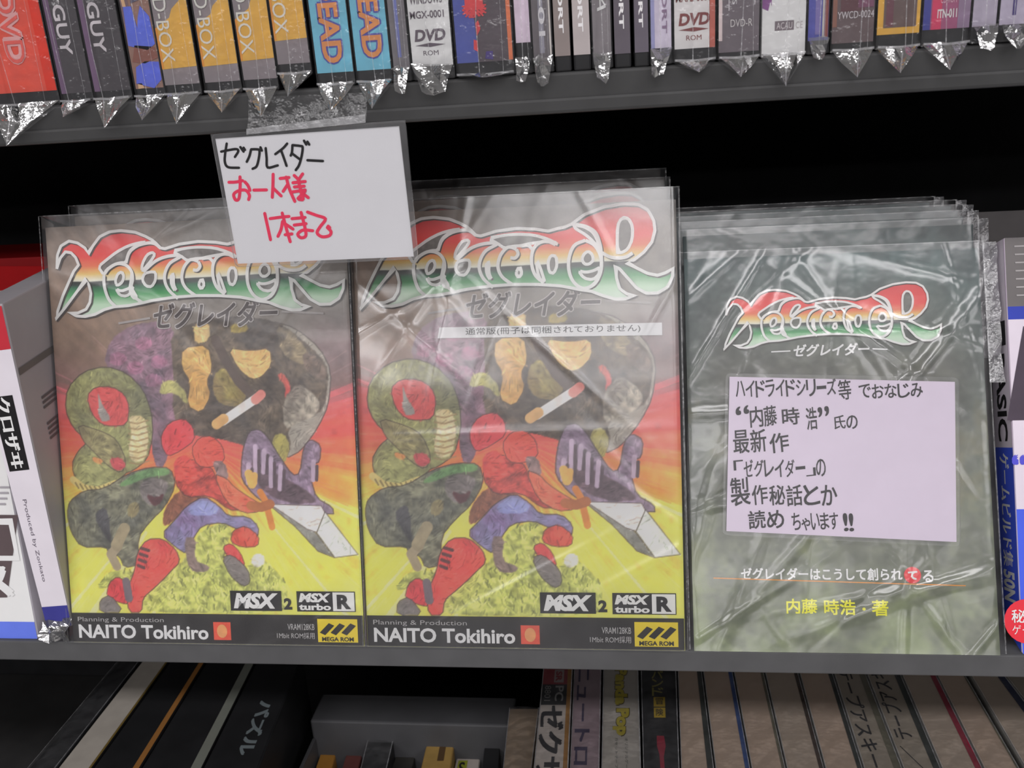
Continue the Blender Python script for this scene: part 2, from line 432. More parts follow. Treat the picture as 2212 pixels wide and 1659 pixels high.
pc.shape(Q3((960, 1110), (1140, 1090), (1165, 1250), (1120, 1330), (1150, 1420), (1080, 1540), (980, 1490), (1010, 1330), (950, 1240)), (206, 164, 92), (172, 128, 66), .18, line=.4)
pc.shape(Q3((1170, 1290), (1240, 1230), (1340, 1330), (1400, 1420), (1330, 1500), (1210, 1480), (1160, 1400)), (150, 138, 74), (110, 92, 52), .25)
pc.shape(Q3((1270, 1110), (1420, 1130), (1560, 1110), (1570, 1220), (1500, 1300), (1430, 1320), (1340, 1250)), (226, 186, 116), (204, 156, 88), .12, line=.4)
pc.shape(Q3((1040, 960), (1150, 940), (1150, 1060), (1050, 1090)), (214, 182, 118), (190, 148, 86), .15)
pc.shape(Q3((1290, 960), (1400, 945), (1420, 1000), (1300, 1020)), (170, 150, 60), (120, 104, 48), .2)
pc.line(Q3((1190, 1060), (1250, 1180), (1340, 1330), (1440, 1430)), 4.6, (70, 58, 52))
pc.shape(Q3((1600, 960), (1720, 1000), (1800, 1110), (1840, 1200), (1760, 1220), (1640, 1150)), (140, 124, 92), (72, 64, 54), .35)
pc.shape(Q3((1780, 1130), (1900, 1180), (1950, 1290), (1900, 1330), (1790, 1250)), (110, 92, 80), (66, 58, 52), .3)
pc.shape(Q3((1600, 1290), (1640, 1270), (1690, 1340), (1690, 1450), (1650, 1440), (1660, 1360)), (208, 84, 70), (176, 58, 54), .15)
pc.shape(Q3((1640, 1440), (1740, 1340), (1840, 1400), (1900, 1480), (1850, 1560), (1740, 1600), (1640, 1650)), (160, 152, 136), (92, 84, 76), .35)
pc.line(Q3((1225, 1590), (1480, 1425)), 4.2, (206, 200, 196)); pc.line(Q3((1180, 1610), (1230, 1575)), 4.8, (196, 150, 90))
pc.line(Q3((1450, 1450), (1490, 1415)), 4.4, (214, 120, 110))
pc.shape(Q3((790, 1420), (820, 1330), (900, 1320), (980, 1400), (990, 1490), (900, 1400)), (168, 164, 96), (124, 122, 72), .2)
# a thick olive coil with a red gap and a pale ribbed belly
pc.shape(Q4((180, 420), (230, 330), (300, 270), (200, 180), (150, 60), (170, -80), (280, -190), (440, -225), (580, -180), (690, -70), (740, 80), (745, 230), (700, 390), (600, 460), (540, 480), (480, 570), (330, 615), (220, 570)), (140, 142, 88), (96, 98, 68), .25, line=.5)
pc.shape(Q4((300, -30), (360, -90), (480, -90), (560, -40), (590, 40), (570, 160), (470, 170), (400, 160), (330, 90)), (206, 74, 72), (176, 60, 62), .12, line=.4)
pc.shape(Q4((375, -70), (400, 20), (470, 130), (380, 140)), (146, 146, 140), (118, 116, 112), .1)
pc.shape(Q4((580, 100), (690, 100), (715, 240), (690, 390), (600, 410), (570, 330), (600, 220)), (214, 202, 156), (184, 164, 112), .1)
for y in range(130, 400, 38): pc.line(Q4((580, y+12), (640, y+22), (712, y)), .8, (140, 116, 78), .8)
pc.shape(Q4((230, 150), (420, 210), (500, 260), (560, 400), (520, 480), (430, 430), (330, 330), (260, 260)), (132, 126, 84), (96, 90, 64), .3, line=.4)
pc.shape(Q4((440, 380), (520, 370), (560, 430), (500, 465), (460, 440)), (190, 70, 76), (150, 50, 58), .1)
pc.shape(Q4((325, 365), (400, 390), (380, 420), (330, 400)), (226, 140, 80), None, .1)
pc.line(Q4((190, 520), (260, 575), (360, 590), (480, 545)), 3.6, (196, 178, 106)); 
for i in range(9): pc.line(Q4((205+i*32, 540+25*math.sin(i/8*3.1)), (225+i*32, 575+18*math.sin(i/8*3.1))), .8, (120, 104, 60))
# a grey-green crouching mass below it
pc.shape(Q4((160, 660), (260, 590), (400, 580), (560, 480), (720, 435), (860, 440), (890, 560), (810, 700), (700, 800), (620, 900), (620, 1080), (520, 1100), (490, 1020), (420, 1010), (400, 960), (230, 965), (160, 860), (140, 740)), (116, 116, 94), (72, 74, 66), .4, line=.5)
pc.shape(Q4((490, 560), (600, 480), (730, 440), (850, 445), (850, 490), (700, 500), (560, 560)), (104, 146, 88), (80, 116, 72), .25)
pc.shape(Q4((640, 540), (760, 500), (850, 540), (800, 640), (720, 700), (650, 640)), (138, 130, 126), (92, 86, 86), .3)
pc.shape(Q4((680, 610), (760, 640), (810, 600), (790, 670), (730, 700)), (104, 56, 62), None, .1)
pc.shape(Q4((560, 680), (620, 660), (640, 720), (600, 770), (550, 760)), (150, 140, 92), (110, 100, 70), .2)
pc.shape(Q4((380, 700), (420, 720), (440, 950), (400, 900), (320, 760)), (70, 70, 74), None, .2)
pc.line(Q4((520, 850), (480, 960), (430, 1010), (470, 1090)), 4.4, (150, 136, 110)); pc.line(Q4((530, 840), (470, 950)), 5.5, (140, 128, 100))
# lilac dripping slime on the right
pc.shape(Q4((1560, 230), (1640, 210), (1680, 300), (1640, 420), (1560, 400)), (164, 156, 78), (128, 118, 58), .2)
pc.shape(Q4((1340, 420), (1360, 300), (1400, 200), (1470, 185), (1530, 240), (1600, 360), (1690, 490), (1740, 480), (1770, 300), (1820, 250), (1890, 290), (1880, 400), (1830, 420), (1815, 520), (1850, 640), (1960, 700), (1965, 755), (1700, 700), (1520, 690), (1420, 620), (1340, 520)), (142, 122, 146), (92, 76, 94), .3, line=.6)
pc.shape(Q4((1400, 380), (1480, 420), (1560, 470), (1700, 540), (1800, 600), (1860, 670), (1700, 680), (1560, 640), (1450, 560)), (92, 72, 82), (62, 48, 56), .4)
for x0, y0, x1, y1 in ((1440, 300, 1435, 520), (1500, 330, 1490, 470), (1545, 380, 1540, 560), (1610, 430, 1600, 580), (1835, 400, 1830, 520), (1390, 420, 1385, 540)):
    pc.line(Q4((x0, y0), (x1, y1)), 2.2, (170, 150, 172)); pc.line(Q4((x0+24, y0+30), (x1+24, y1)), 1.6, (66, 52, 60))
pc.line(Q4((1390, 480), (1410, 550)), 4.0, (226, 160, 76)); pc.line(Q4((1430, 490), (1425, 540)), 3.0, (226, 160, 76))
# grass knoll
gp = Q4((320, 1240), (400, 1130), (520, 1110), (600, 1130), (700, 1200), (900, 1080), (960, 1000), (1050, 850), (1200, 800), (1280, 850), (1190, 1010), (1240, 1150), (1350, 1120), (1420, 1000), (1500, 1060), (1620, 1180), (1640, 1300), (1610, 1400), (640, 1400), (600, 1300), (420, 1230))
pc.shape(gp, (186, 192, 92), (150, 158, 76), .35)
gm = pc.mask(smooth(gp), 0)
for _ in range(620):
    u, v = pc.rng.uniform(20, 125), pc.rng.uniform(12, 92)
    j, i = min(pc.nz-1, int(v/.4)), min(pc.nx-1, int(u/.4))
    if gm[j, i] > .5:
        dd = pc.rng.uniform(-1.6, 1.6)
        pc.line([(u, v), (u+dd, v+pc.rng.uniform(.8, 2.4))], pc.rng.uniform(.4, .9), (98, 104, 52) if pc.rng.random() < .6 else (222, 222, 130), .8)
# the crouching swordsman in red
pc.shape(Q4((790, 830), (800, 720), (900, 590), (1080, 560), (1120, 640), (980, 690), (860, 800)), (142, 84, 58), (100, 58, 44), .3)
pc.shape(Q4((900, 400), (1000, 380), (1130, 430), (1180, 520), (1260, 600), (1330, 720), (1250, 720), (1120, 620), (960, 640), (880, 540)), (178, 62, 54), (118, 44, 42), .3, line=.4)
pc.shape(Q4((800, 220), (860, 140), (960, 115), (1020, 170), (1030, 260), (930, 330), (840, 370), (800, 300)), (220, 66, 70), (178, 52, 60), .12, line=.4)
pc.shape(Q4((880, 390), (960, 350), (1010, 400), (1050, 500), (960, 560), (880, 500)), (214, 72, 62), (150, 46, 52), .2)
pc.shape(Q4((1000, 320), (1060, 240), (1150, 230), (1220, 300), (1230, 400), (1130, 440), (1040, 430)), (228, 84, 66), (196, 62, 54), .12, line=.4)
pc.shape(Q4((1140, 390), (1230, 400), (1260, 520), (1180, 520)), (132, 110, 108), (92, 74, 74), .25)
pc.shape(Q4((1150, 480), (1240, 510), (1290, 570), (1400, 640), (1480, 690), (1460, 730), (1350, 740), (1230, 670)), (226, 108, 78), (196, 74, 56), .18, line=.4)
pc.shape(Q4((780, 880), (880, 780), (960, 690), (1080, 625), (1180, 690), (1240, 760), (1380, 760), (1450, 830), (1440, 900), (1290, 840), (1200, 800), (1060, 820), (1000, 900), (950, 1010), (870, 960)), (126, 122, 164), (104, 84, 124), .18, line=.5)
pc.shape(Q4((960, 710), (1070, 640), (1180, 700), (1160, 750), (1000, 760)), (138, 146, 196), (120, 124, 176), .1)
pc.shape(Q4((930, 900), (1020, 900), (1000, 1050), (1110, 1090), (1080, 1130), (960, 1120)), (124, 104, 100), (92, 78, 78), .2)
pc.shape(Q4((1270, 850), (1360, 820), (1450, 890), (1440, 960), (1330, 965), (1250, 930)), (204, 74, 58), (156, 50, 44), .2, line=.4)
pc.shape(Q4((1195, 960), (1255, 935), (1320, 1000), (1350, 1090), (1300, 1100), (1230, 1030)), (214, 64, 64), (176, 46, 52), .15, line=.4)
pc.shape(Q4((1190, 1030), (1260, 1010), (1370, 1110), (1380, 1200), (1330, 1225), (1240, 1150)), (116, 110, 108), (96, 90, 88), .12, line=.4)
pc.shape(Q4((610, 1000), (680, 910), (790, 905), (880, 980), (905, 1060), (840, 1120), (770, 1190), (700, 1250), (640, 1300), (630, 1395), (540, 1395), (530, 1250), (590, 1120)), (220, 76, 66), (186, 54, 54), .12, line=.5)
pc.shape(Q4((390, 1290), (410, 1200), (470, 1155), (530, 1190), (545, 1340), (480, 1330)), (212, 56, 62), (180, 44, 52), .1, line=.4)
pc.shape(Q4((340, 1395), (345, 1310), (420, 1275), (510, 1395)), (112, 106, 104), (92, 88, 86), .1, line=.4)
pc.line(Q4((530, 1190), (545, 1300)), 4.0, (92, 84, 92))
for i in range(4): pc.line(Q4((640-i*8, 970+i*38), (690-i*12, 985+i*38)), 1.6, (74, 40, 42))
# the pale broad blade and its hilt
pc.shape(Q4((1530, 690), (1700, 830), (1850, 990), (1960, 1032), (1840, 870), (1600, 700)), (122, 122, 116), (100, 100, 96), .15, seg=False, line=.4)
pc.shape(Q4((1530, 680), (1880, 690), (1905, 735), (1845, 865), (1780, 845)), (230, 218, 210), (216, 204, 198), .05, seg=False, line=.4)
pc.shape(Q4((1905, 730), (2125, 1012), (1965, 1032), (1845, 868)), (214, 220, 210), (200, 208, 198), .05, seg=False, line=.4)
pc.line(Q4((1465, 600), (1500, 660), (1540, 830)), 3.2, (196, 116, 46)); pc.line(Q4((1400, 690), (1470, 700), (1530, 680)), 4.5, (150, 84, 44))
pc.shape(Q4((1390, 1040), (1420, 1005), (1470, 1010), (1490, 1060), (1440, 1100), (1400, 1085)), (220, 216, 200), (150, 146, 128), .3)
pc.c *= (1+(pc.n2-.5)*.30)[..., None]

pc.c = pc.c*.90+np.array((150, 142, 138))*.19  # whole print lifted toward grey, a painted veil of haze
# the booklet cover: dark murky green, mottled with lighter haze
pb = Paint(KW, KH, .5, 21)
mx = np.clip((pb.n1-.38)*3, 0, 1)[..., None]; t = (1-pb.V/KH)[..., None]
top = np.array((70, 92, 92)); midc = np.array((98, 100, 88)); low = np.array((118, 128, 96))
base = np.where(t < .3, top+(midc-top)*(t/.3), midc+(low-midc)*((t-.3)/.7))
pb.c = base*(.82+.30*mx)+(pb.n2-.5)[..., None]*np.array((46, 44, 40))
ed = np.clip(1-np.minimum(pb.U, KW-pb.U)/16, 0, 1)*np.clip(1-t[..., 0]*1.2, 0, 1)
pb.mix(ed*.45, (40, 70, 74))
gm = np.clip((pb.n1-.52)*5, 0, 1)*np.clip((t[..., 0]-.6)/.2, 0, 1); pb.mix(gm*.5, (142, 156, 104))
gm = np.clip((pb.n1-.56)*6, 0, 1)*np.clip((.9-t[..., 0])/.3, 0, 1)*np.clip((t[..., 0]-.3)/.1, 0, 1); pb.mix(gm*.3, (120, 104, 60))
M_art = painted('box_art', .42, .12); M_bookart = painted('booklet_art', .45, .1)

# ------------------------------------------------------------------ the title lettering (traced in units of its own width)
LW = 2000.0
def lg(pts): return [((x-95)/LW, (665-y)/LW) for x, y in pts]
LOGO = [(130, 330), (140, 240), (170, 180), (230, 150), (290, 165), (340, 200), (362, 235), (400, 185), (450, 130), (520, 102), (600, 97), (700, 112), (770, 142), (815, 168),
  (840, 190), (870, 222), (900, 228), (1000, 202), (1130, 190), (1250, 200), (1330, 216), (1380, 204), (1430, 196), (1480, 177), (1560, 122), (1680, 82), (1800, 68), (1890, 76), (1950, 112), (1985, 180), (1990, 240),
  (1970, 310), (1920, 370), (1860, 415), (1815, 432), (1880, 470), (1940, 502), (2000, 516), (2050, 502), (2095, 478), (2090, 530), (2060, 590), (2000, 625), (1930, 625), (1870, 590), (1820, 530), (1770, 470), (1745, 445),
  (1747, 520), (1765, 590), (1810, 625), (1860, 630), (1800, 655), (1740, 655), (1660, 630), (1590, 600), (1520, 588), (1400, 560), (1250, 545), (1100, 540), (950, 545), (800, 560), (720, 575), (620, 590), (520, 594), (450, 610),
  (380, 640), (310, 652), (250, 647), (195, 625), (260, 627), (320, 604), (350, 560), (362, 500), (352, 450), (335, 405), (250, 500), (170, 590), (95, 665), (120, 600), (160, 510), (210, 420), (250, 350), (288, 310), (270, 260), (240, 228), (200, 220), (160, 260)]
HOLES = [[(425, 327), (490, 282), (560, 236), (640, 200), (720, 182), (780, 178), (700, 205), (650, 240), (622, 308), (580, 306), (530, 320), (480, 350), (462, 384)],
  [(728, 372), (735, 320), (772, 262), (810, 247), (828, 262), (800, 300), (760, 340)], [(745, 384), (790, 374), (826, 378), (822, 430), (792, 472), (752, 466), (728, 425)],
  [(1010, 282), (950, 246), (1040, 230), (1130, 226), (1240, 236), (1330, 266), (1388, 300), (1320, 278), (1250, 284), (1190, 292), (1150, 300), (1100, 300), (1050, 312)],
  [(545, 452), (540, 420), (560, 378), (590, 366), (602, 396), (590, 432), (562, 452)], [(540, 476), (575, 494), (630, 478), (660, 462), (650, 502), (612, 528), (565, 520)],
  [(1328, 472), (1322, 410), (1340, 368), (1374, 372), (1380, 430), (1358, 480)],
  [(1756, 366), (1760, 200), (1790, 152), (1830, 158), (1855, 212), (1850, 290), (1822, 348), (1784, 368)],
  [(1490, 184), (1560, 200), (1612, 236), (1640, 300), (1648, 345), (1610, 292), (1560, 246), (1500, 208)],
  [(1535, 400), (1548, 368), (1575, 350), (1602, 372), (1606, 410), (1580, 432), (1550, 430)], [(1512, 470), (1560, 482), (1610, 472), (1648, 452), (1640, 498), (1600, 530), (1545, 518)],
  [(1116, 470), (1140, 430), (1158, 470), (1136, 500)], [(1255, 470), (1250, 400), (1270, 430), (1290, 500), (1300, 530), (1270, 515)], [(930, 400), (950, 395), (945, 460), (960, 500), (930, 470)],
  [(660, 372), (664, 420), (648, 470), (690, 545), (655, 540), (636, 486), (652, 420)]]
STRK = [[(462, 384), (458, 440), (468, 500), (490, 552), (530, 592)], [(470, 372), (500, 340), (560, 312), (620, 324), (656, 365), (662, 420), (645, 470), (665, 530), (722, 576)],
  [(622, 310), (650, 240), (700, 204), (780, 186), (830, 192), (870, 224)], [(740, 372), (830, 305), (920, 277), (1005, 280), (930, 322), (892, 380), (886, 440), (912, 500), (970, 555)],
  [(935, 400), (940, 470), (962, 500)], [(1125, 320), (1135, 350), (1115, 375), (1085, 372)], [(1125, 320), (1090, 306), (1060, 312), (1020, 360), (1005, 430), (1030, 490), (1095, 542)], [(1150, 302), (1200, 300), (1230, 330)],
  [(1388, 300), (1320, 278), (1262, 292), (1226, 340), (1220, 420), (1242, 490), (1292, 536)], [(1655, 360), (1720, 395), (1800, 398), (1850, 372)],
  [(1480, 178), (1560, 195), (1620, 232), (1645, 290), (1656, 360), (1650, 480), (1605, 560), (1520, 590)],
  [(1560, 282), (1620, 320), (1655, 400), (1648, 490), (1605, 556), (1545, 582), (1488, 548), (1455, 480), (1455, 390), (1490, 312), (1560, 282)]]
def logo(parent, u0, v0, wmm, y, name, bgc):
    sc = wmm; m = MB(); mp = lambda a, b: ((u0+a*sc)/1000, y, (v0+b*sc)/1000)
    zt, zb = (v0+.30*sc)/1000, v0/1000
    G = ramp_mat('title_print', [(.0, A(196, 204, 196)), (.17, A(172, 200, 172)), (.275, A(66, 146, 86)), (.355, A(30, 100, 64)), (.39, A(32, 48, 42)), (.425, A(30, 34, 34)), (.437, A(246, 222, 192)), (.51, A(238, 178, 100)), (.60, A(226, 104, 68)), (.70, A(210, 56, 50)), (.95, A(196, 40, 44))], zb, zt)
    body = spline_closed(lg(LOGO)); m.flat(mp, body, G)
    m2 = lambda a, b: ((u0+a*sc)/1000, y-.00010, (v0+b*sc)/1000); m3 = lambda a, b: ((u0+a*sc)/1000, y-.00042, (v0+b*sc)/1000)
    D = pm(bgc, .5, .25, 500); Wt = pm(A(212, 208, 206), .45, .03, 300); K = pm(A(64, 58, 56), .5, .1, 300)
    for h in HOLES: m.flat(m2, smooth(lg(h)), D)
    for L in [body+[body[0]]]+[smooth(lg(h))+[smooth(lg(h))[0]] for h in HOLES]: m.stroke(m3, L, .0095, Wt, cap=False)
    mk = lambda a, b: ((u0+(a+.004)*sc)/1000, y-.00016, (v0+(b-.004)*sc)/1000)
    for s_ in STRK:
        p = spline(lg(s_), 4); m.stroke(mk, p, .009, K, cap=False); m.stroke(m3, p, .0105, Wt, cap=False)
    m.stroke(mk, body+[body[0]], .010, K, cap=False)
    return m.build(name, parent)
def spline_closed(p):
    # rounded outline that keeps its sharp tips
    p = [np.array(q) for q in p]; out = []; n = len(p)
    for i in range(n):
        a, b, c = p[i-1], p[i], p[(i+1) % n]
        d1 = (b-a)/(np.hypot(*(b-a))+1e-9); d2 = (c-b)/(np.hypot(*(c-b))+1e-9)
        if d1.dot(d2) < .3: out.append(b)
        else: out += [b*.8+a*.2, b*.97+(a+c)*.015, b*.8+c*.2]
    return out

# ------------------------------------------------------------------ bags: creased clear sheets
def creases(nz, nx, wmm, hmm, rng, n, amp, wd, diag=False):
    U, V = np.meshgrid(np.linspace(0, wmm, nx), np.linspace(0, hmm, nz)); D = np.zeros(U.shape)
    for _ in range(n):
        cx, cy = rng.uniform(0, wmm), rng.uniform(0, hmm)
        th = rng.normal(.9 if diag else 1.4, .45)*rng.choice([-1, 1, 1]); L = rng.uniform(14, 60); s = rng.uniform(.6, 1.6)*wd
        t = (U-cx)*math.cos(th)+(V-cy)*math.sin(th); d = -(U-cx)*math.sin(th)+(V-cy)*math.cos(th)
        D += amp*rng.uniform(.3, 1)*np.exp(-(d/s)**2)*np.exp(-(t/L)**2)*rng.choice([1, 1, -.6])
    return D
def sheet(name, parent, u0, u1, v0, v1, y, mat, amp=.5, n=18, wd=1.6, seed=1, roll=1.2, diag=False, step=1.1, wave=.8, lim=1.3, bulge=None):
    nx = int((u1-u0)/step)+2; nz = int((v1-v0)/step)+2; rng = np.random.default_rng(seed)
    D = creases(nz, nx, u1-u0, v1-v0, rng, n, amp, wd, diag)+fnoise(rng, nz, nx, 3, .8, 3)*wave
    U, V = np.meshgrid(np.linspace(u0, u1, nx), np.linspace(v0, v1, nz))
    e = np.minimum(np.minimum(U-u0, u1-U)/4, 1); D = np.clip(D, 0, lim)
    if bulge: D = D+bulge[0]*np.exp(-((U-bulge[1])/bulge[3])**2-((V-bulge[2])/bulge[4])**2)
    D = D*e
    Y = y*1000-D+roll*(1-e)**2
    co = np.stack([U, Y, V], -1).reshape(-1, 3)/1000
    i = np.arange(nz*nx).reshape(nz, nx)
    f = np.stack([i[:-1, :-1], i[:-1, 1:], i[1:, 1:], i[1:, :-1]], -1).reshape(-1, 4)
    m = MB(); m.add(co, f.tolist(), mat, True)
    return m, nx, nz

# ------------------------------------------------------------------ game boxes on the middle board
def q4r(X0, Y0, X1, Y1):                  # picture rectangle on the box -> local rectangle in millimetres
    a = q4(X0, Y0); b = q4(X1, Y0); c = q4(X1, Y1); d = q4(X0, Y1)
    return ((a[0]+d[0])/2, (c[1]+d[1])/2, (b[0]+c[0])/2, (a[1]+b[1])/2)
f1, f2, f3 = face(-.00035), face(-.0005), face(-.00065)
M_boxside = pm((.016, .015, .016), .5, .2, 90, .4); M_red = pm((.34, .012, .018), .45, .1, 90)
M_gold = pm(A(238, 186, 44), .4, .03, 200); M_band = pm(A(38, 36, 36), .45, .08, 200, .3)
M_lwhite = pm(A(226, 224, 226), .45, .02, 200); M_lgrey = pm(A(166, 164, 164), .5, .03, 200)

def make_box():
    t = empty('game_box', (XR+BW/2000, 0, 0), -LEANR)
    m = MB(); m.lean_box(0, BW/1000, .0004, BD/1000, BH/1000, LEANR, M_boxside, .0006)
    m.add([(BW/1000+.0001, .001, .0005), (BW/1000+.0001, BD/1000-.001, .0075), (BW/1000+.0001, BD/1000-.001, .036), (BW/1000+.0001, .001, .036)], [(0, 1, 2, 3)], M_red)
    m.add([(-.0001, .001, .0005), (-.0001, BD/1000-.001, .0075), (-.0001, BD/1000-.001, .036), (-.0001, .001, .036)], [(3, 2, 1, 0)], M_red)
    tp = pm(A(150, 132, 112), .6, .4, 120)
    m.box(.001, BW/1000-.001, .002, BD/1000-.002, BH/1000-.0004, BH/1000+.0003, tp)
    carton = m.build('carton', t)
    art = pc.mesh('cover_art', M_art, t)
    a, b = q3(130, 940), q3(2080, 690)
    lg_ = logo(t, 2.4, a[1]+1.0, b[0]-a[0]+1.2, -.0003, 'title_lettering', A(104, 100, 96))
    # subtitle under the title
    m = MB(); r = (52, 151, 112, 162.5)
    kana = 'ゼグレイダー'
    for dx, dz in ((-.35, 0), (.35, 0), (0, .35), (0, -.35)):
        m.text(f1, kana, r[0]+dx, r[1]+dz, r[2]+dx, r[3]+dz, pm(A(176, 170, 168), .5), bold=.035, shear=.25)
    m.text(f2, kana, *r, pm(A(70, 62, 62), .5), bold=.02, shear=.25)
    m.stroke(f2, [(34, 154), (50, 156)], 1.2, pm(A(150, 144, 142), .5), True); m.stroke(f2, [(114, 157), (134, 155.5)], 1.2, pm(A(150, 144, 142), .5), True)
    m.build('subtitle_lettering', t)
    # black band along the foot with the credits
    m = MB(); top = q4(1000, 1402)[1]
    m.rect(f1, 0.2, 0.2, BW-.2, top, M_band)
    m.text(f2, 'Planning & Production', *q4r(195, 1424, 782, 1462), M_lgrey, bold=-.004)
    m.text(f2, 'NAITO Tokihiro', *q4r(200, 1474, 1086, 1566), M_lwhite, bold=.028)
    m.text(f2, 'VRAM128KB', *q4r(1630, 1468, 1814, 1508), M_lgrey, bold=.004)
    m.text(f2, '1Mbit ROM採用', *q4r(1556, 1524, 1814, 1566), M_lgrey, bold=.004)
    r = q4r(1122, 1456, 1240, 1574); m.rect(f2, *r, pm(A(214, 82, 62), .5, .1, 300))
    cx, cy = (r[0]+r[2])/2, (r[1]+r[3])/2
    m.flat(f3, [(cx+2.6*math.cos(k), cy+3.3*math.sin(k)) for k in np.linspace(0, 6.28, 15)[:-1]], pm(A(232, 148, 96), .5, .1, 300))
    r = q4r(1836, 1436, 2110, 1590); m.rect(f2, *r, M_gold)
    for i in range(3):
        x = r[0]+1.0+i*(r[2]-r[0])*.27; z0 = r[1]+3.4; hgt = (r[3]-r[1])*.52
        m.flat(f3, [(x, z0+1.2), (x+2.6, z0), (x+7.2, z0+hgt-1.2), (x+4.6, z0+hgt)], M_ink)
    m.text(f3, 'MEGA ROM', r[0]+2, r[1]+.5, r[2]-2, r[1]+2.6, M_ink, bold=.03)
    m.build('credit_band', t)
    m = MB()                                # format badges just above the band
    r = q4r(1242, 1250, 1592, 1382); m.rect(f1, *r, M_ink); m.text(f2, 'MSX', r[0]+1.6, r[1]+1.1, r[2]-1.6, r[3]-1.0, M_lwhite, bold=.055, shear=.22)
    m.text(f1, '2', *q4r(1608, 1298, 1664, 1374), M_ink, bold=.05)
    r = q4r(1697, 1254, 2098, 1388); m.rect(f1, *r, M_ink)
    um = r[0]+(r[2]-r[0])*.62; hm = r[1]+(r[3]-r[1])*.42
    m.text(f2, 'MSX', r[0]+1.0, hm+.4, um-1.0, r[3]-.8, M_lwhite, bold=.05, shear=.2)
    m.text(f2, 'turbo', r[0]+1.0, r[1]+.7, um-1.0, hm-.2, M_lwhite, bold=.04)
    m.rect(f2, um, r[1]+.4, r[2]-.4, r[3]-.4, M_lwhite); m.text(f3, 'R', um+2, r[1]+1.4, r[2]-2, r[3]-1.4, M_ink, bold=.05)
    m.build('format_badges', t)
    for ch in t.children: ch.location = (-BW/2000, 0, 0)
    return t
def sleeve(t, seed, ext=(2.0, 1.6, 5.5), amp=.5, n=22, mat=None, bulge=None):
    m, nx, nz = sheet('plastic_sleeve', t, -ext[0], BW+ext[1], .4, BH+ext[2], -.0016, mat or P_sheet, amp, n, 1.8, seed, 1.6, True, bulge=bulge)
    W = BW/1000; ty = .010                  # folded over the top edge and closed along the sides
    top = BH/1000+ext[2]/1000
    m.add([(-ext[0]/1000, -.0004, top), (W+ext[1]/1000, -.0004, top), (W, BD/1000, BH/1000+.0015), (0, BD/1000, BH/1000+.0015)], [(0, 1, 2, 3)], P_sheet)
    for x, sg in ((-ext[0]/1000, -1), (W+ext[1]/1000, 1)):
        m.add([(x, .0002, .0005), (x, .0002, top), (x, ty, top-.003), (x, ty, .0005)], [(0, 1, 2, 3)], P_sheet)
    e = lambda u, v: (u/1000, -.0020, v/1000)
    m.stroke(e, [(-ext[0]+.3, 1), (-ext[0]+.3, BH+ext[2]-.3), (BW+ext[1]-.3, BH+ext[2]-.3), (BW+ext[1]-.3, 1)], .5, P_edge, cap=False)
    m.stroke(e, [(-ext[0]+.3, .8), (BW+ext[1]-.3, .8)], .6, P_edge, cap=False)
    o = m.build('plastic_sleeve', t); o.location = (-BW/2000, 0, 0); return o
GRP_BOX = 'copies of the fantasy game box'
boxR = make_box()
tag(boxR, 'front game box with the white paper strip stuck across its painted cover', 'game box', GRP_BOX)
def placed(src, xl, lean, y, label, seed, dz=0, **kw):
    o = copy_tree(src); o.location = (xl+BW/2000, y, dz); o.rotation_euler = (-lean, 0, 0)
    tag(o, label, 'game box', GRP_BOX); sleeve(o, seed, **kw); return o
boxL = placed(boxR, XL, LEANL, 0, 'front game box at left half covered by the hanging handwritten card', 5)
stepR = (BD+5.6)/1000/math.cos(LEANR); stepL = (BD+4.6)/1000/math.cos(LEANL)
placed(boxR, -.1433, LEANL, stepL, 'game box hidden behind the left front box, only its top showing', 9)
placed(boxR, XR-.003, LEANR, stepR, 'game box directly behind the box with the paper strip', 12)
placed(boxR, XR-.004, LEANR, 2*stepR, 'rearmost game box, furthest back behind the box with the paper strip', 14)
sleeve(boxR, 3, amp=.5, n=17, mat=P_slack, bulge=(4.5, 14, 124, 40, 34))
# paper strip stuck on the right box
m = MB(); fs = face(-.0008); fs2 = face(-.00095)
a, b, c, d = q3(610, 1040), q3(2008, 1009), q3(2010, 1088), q3(600, 1108)
m.flat(fs, [d, c, b, a], M_white)
sl = (b[1]-a[1])/(b[0]-a[0]); fsl = lambda u, v: (u/1000, -.00095, (v+sl*(u-a[0]))/1000)
t0, t1 = q3(775, 1040)[0], q3(1872, 1040)[0]
m.text(fsl, '通常版(冊子は同梱されておりません)', t0, d[1]+.75, t1, a[1]-.55, M_ink, bold=.006)
o = m.build('paper_strip', boxR); o.location = (-BW/2000, 0, 0); o['label'] = 'white paper strip with black print'

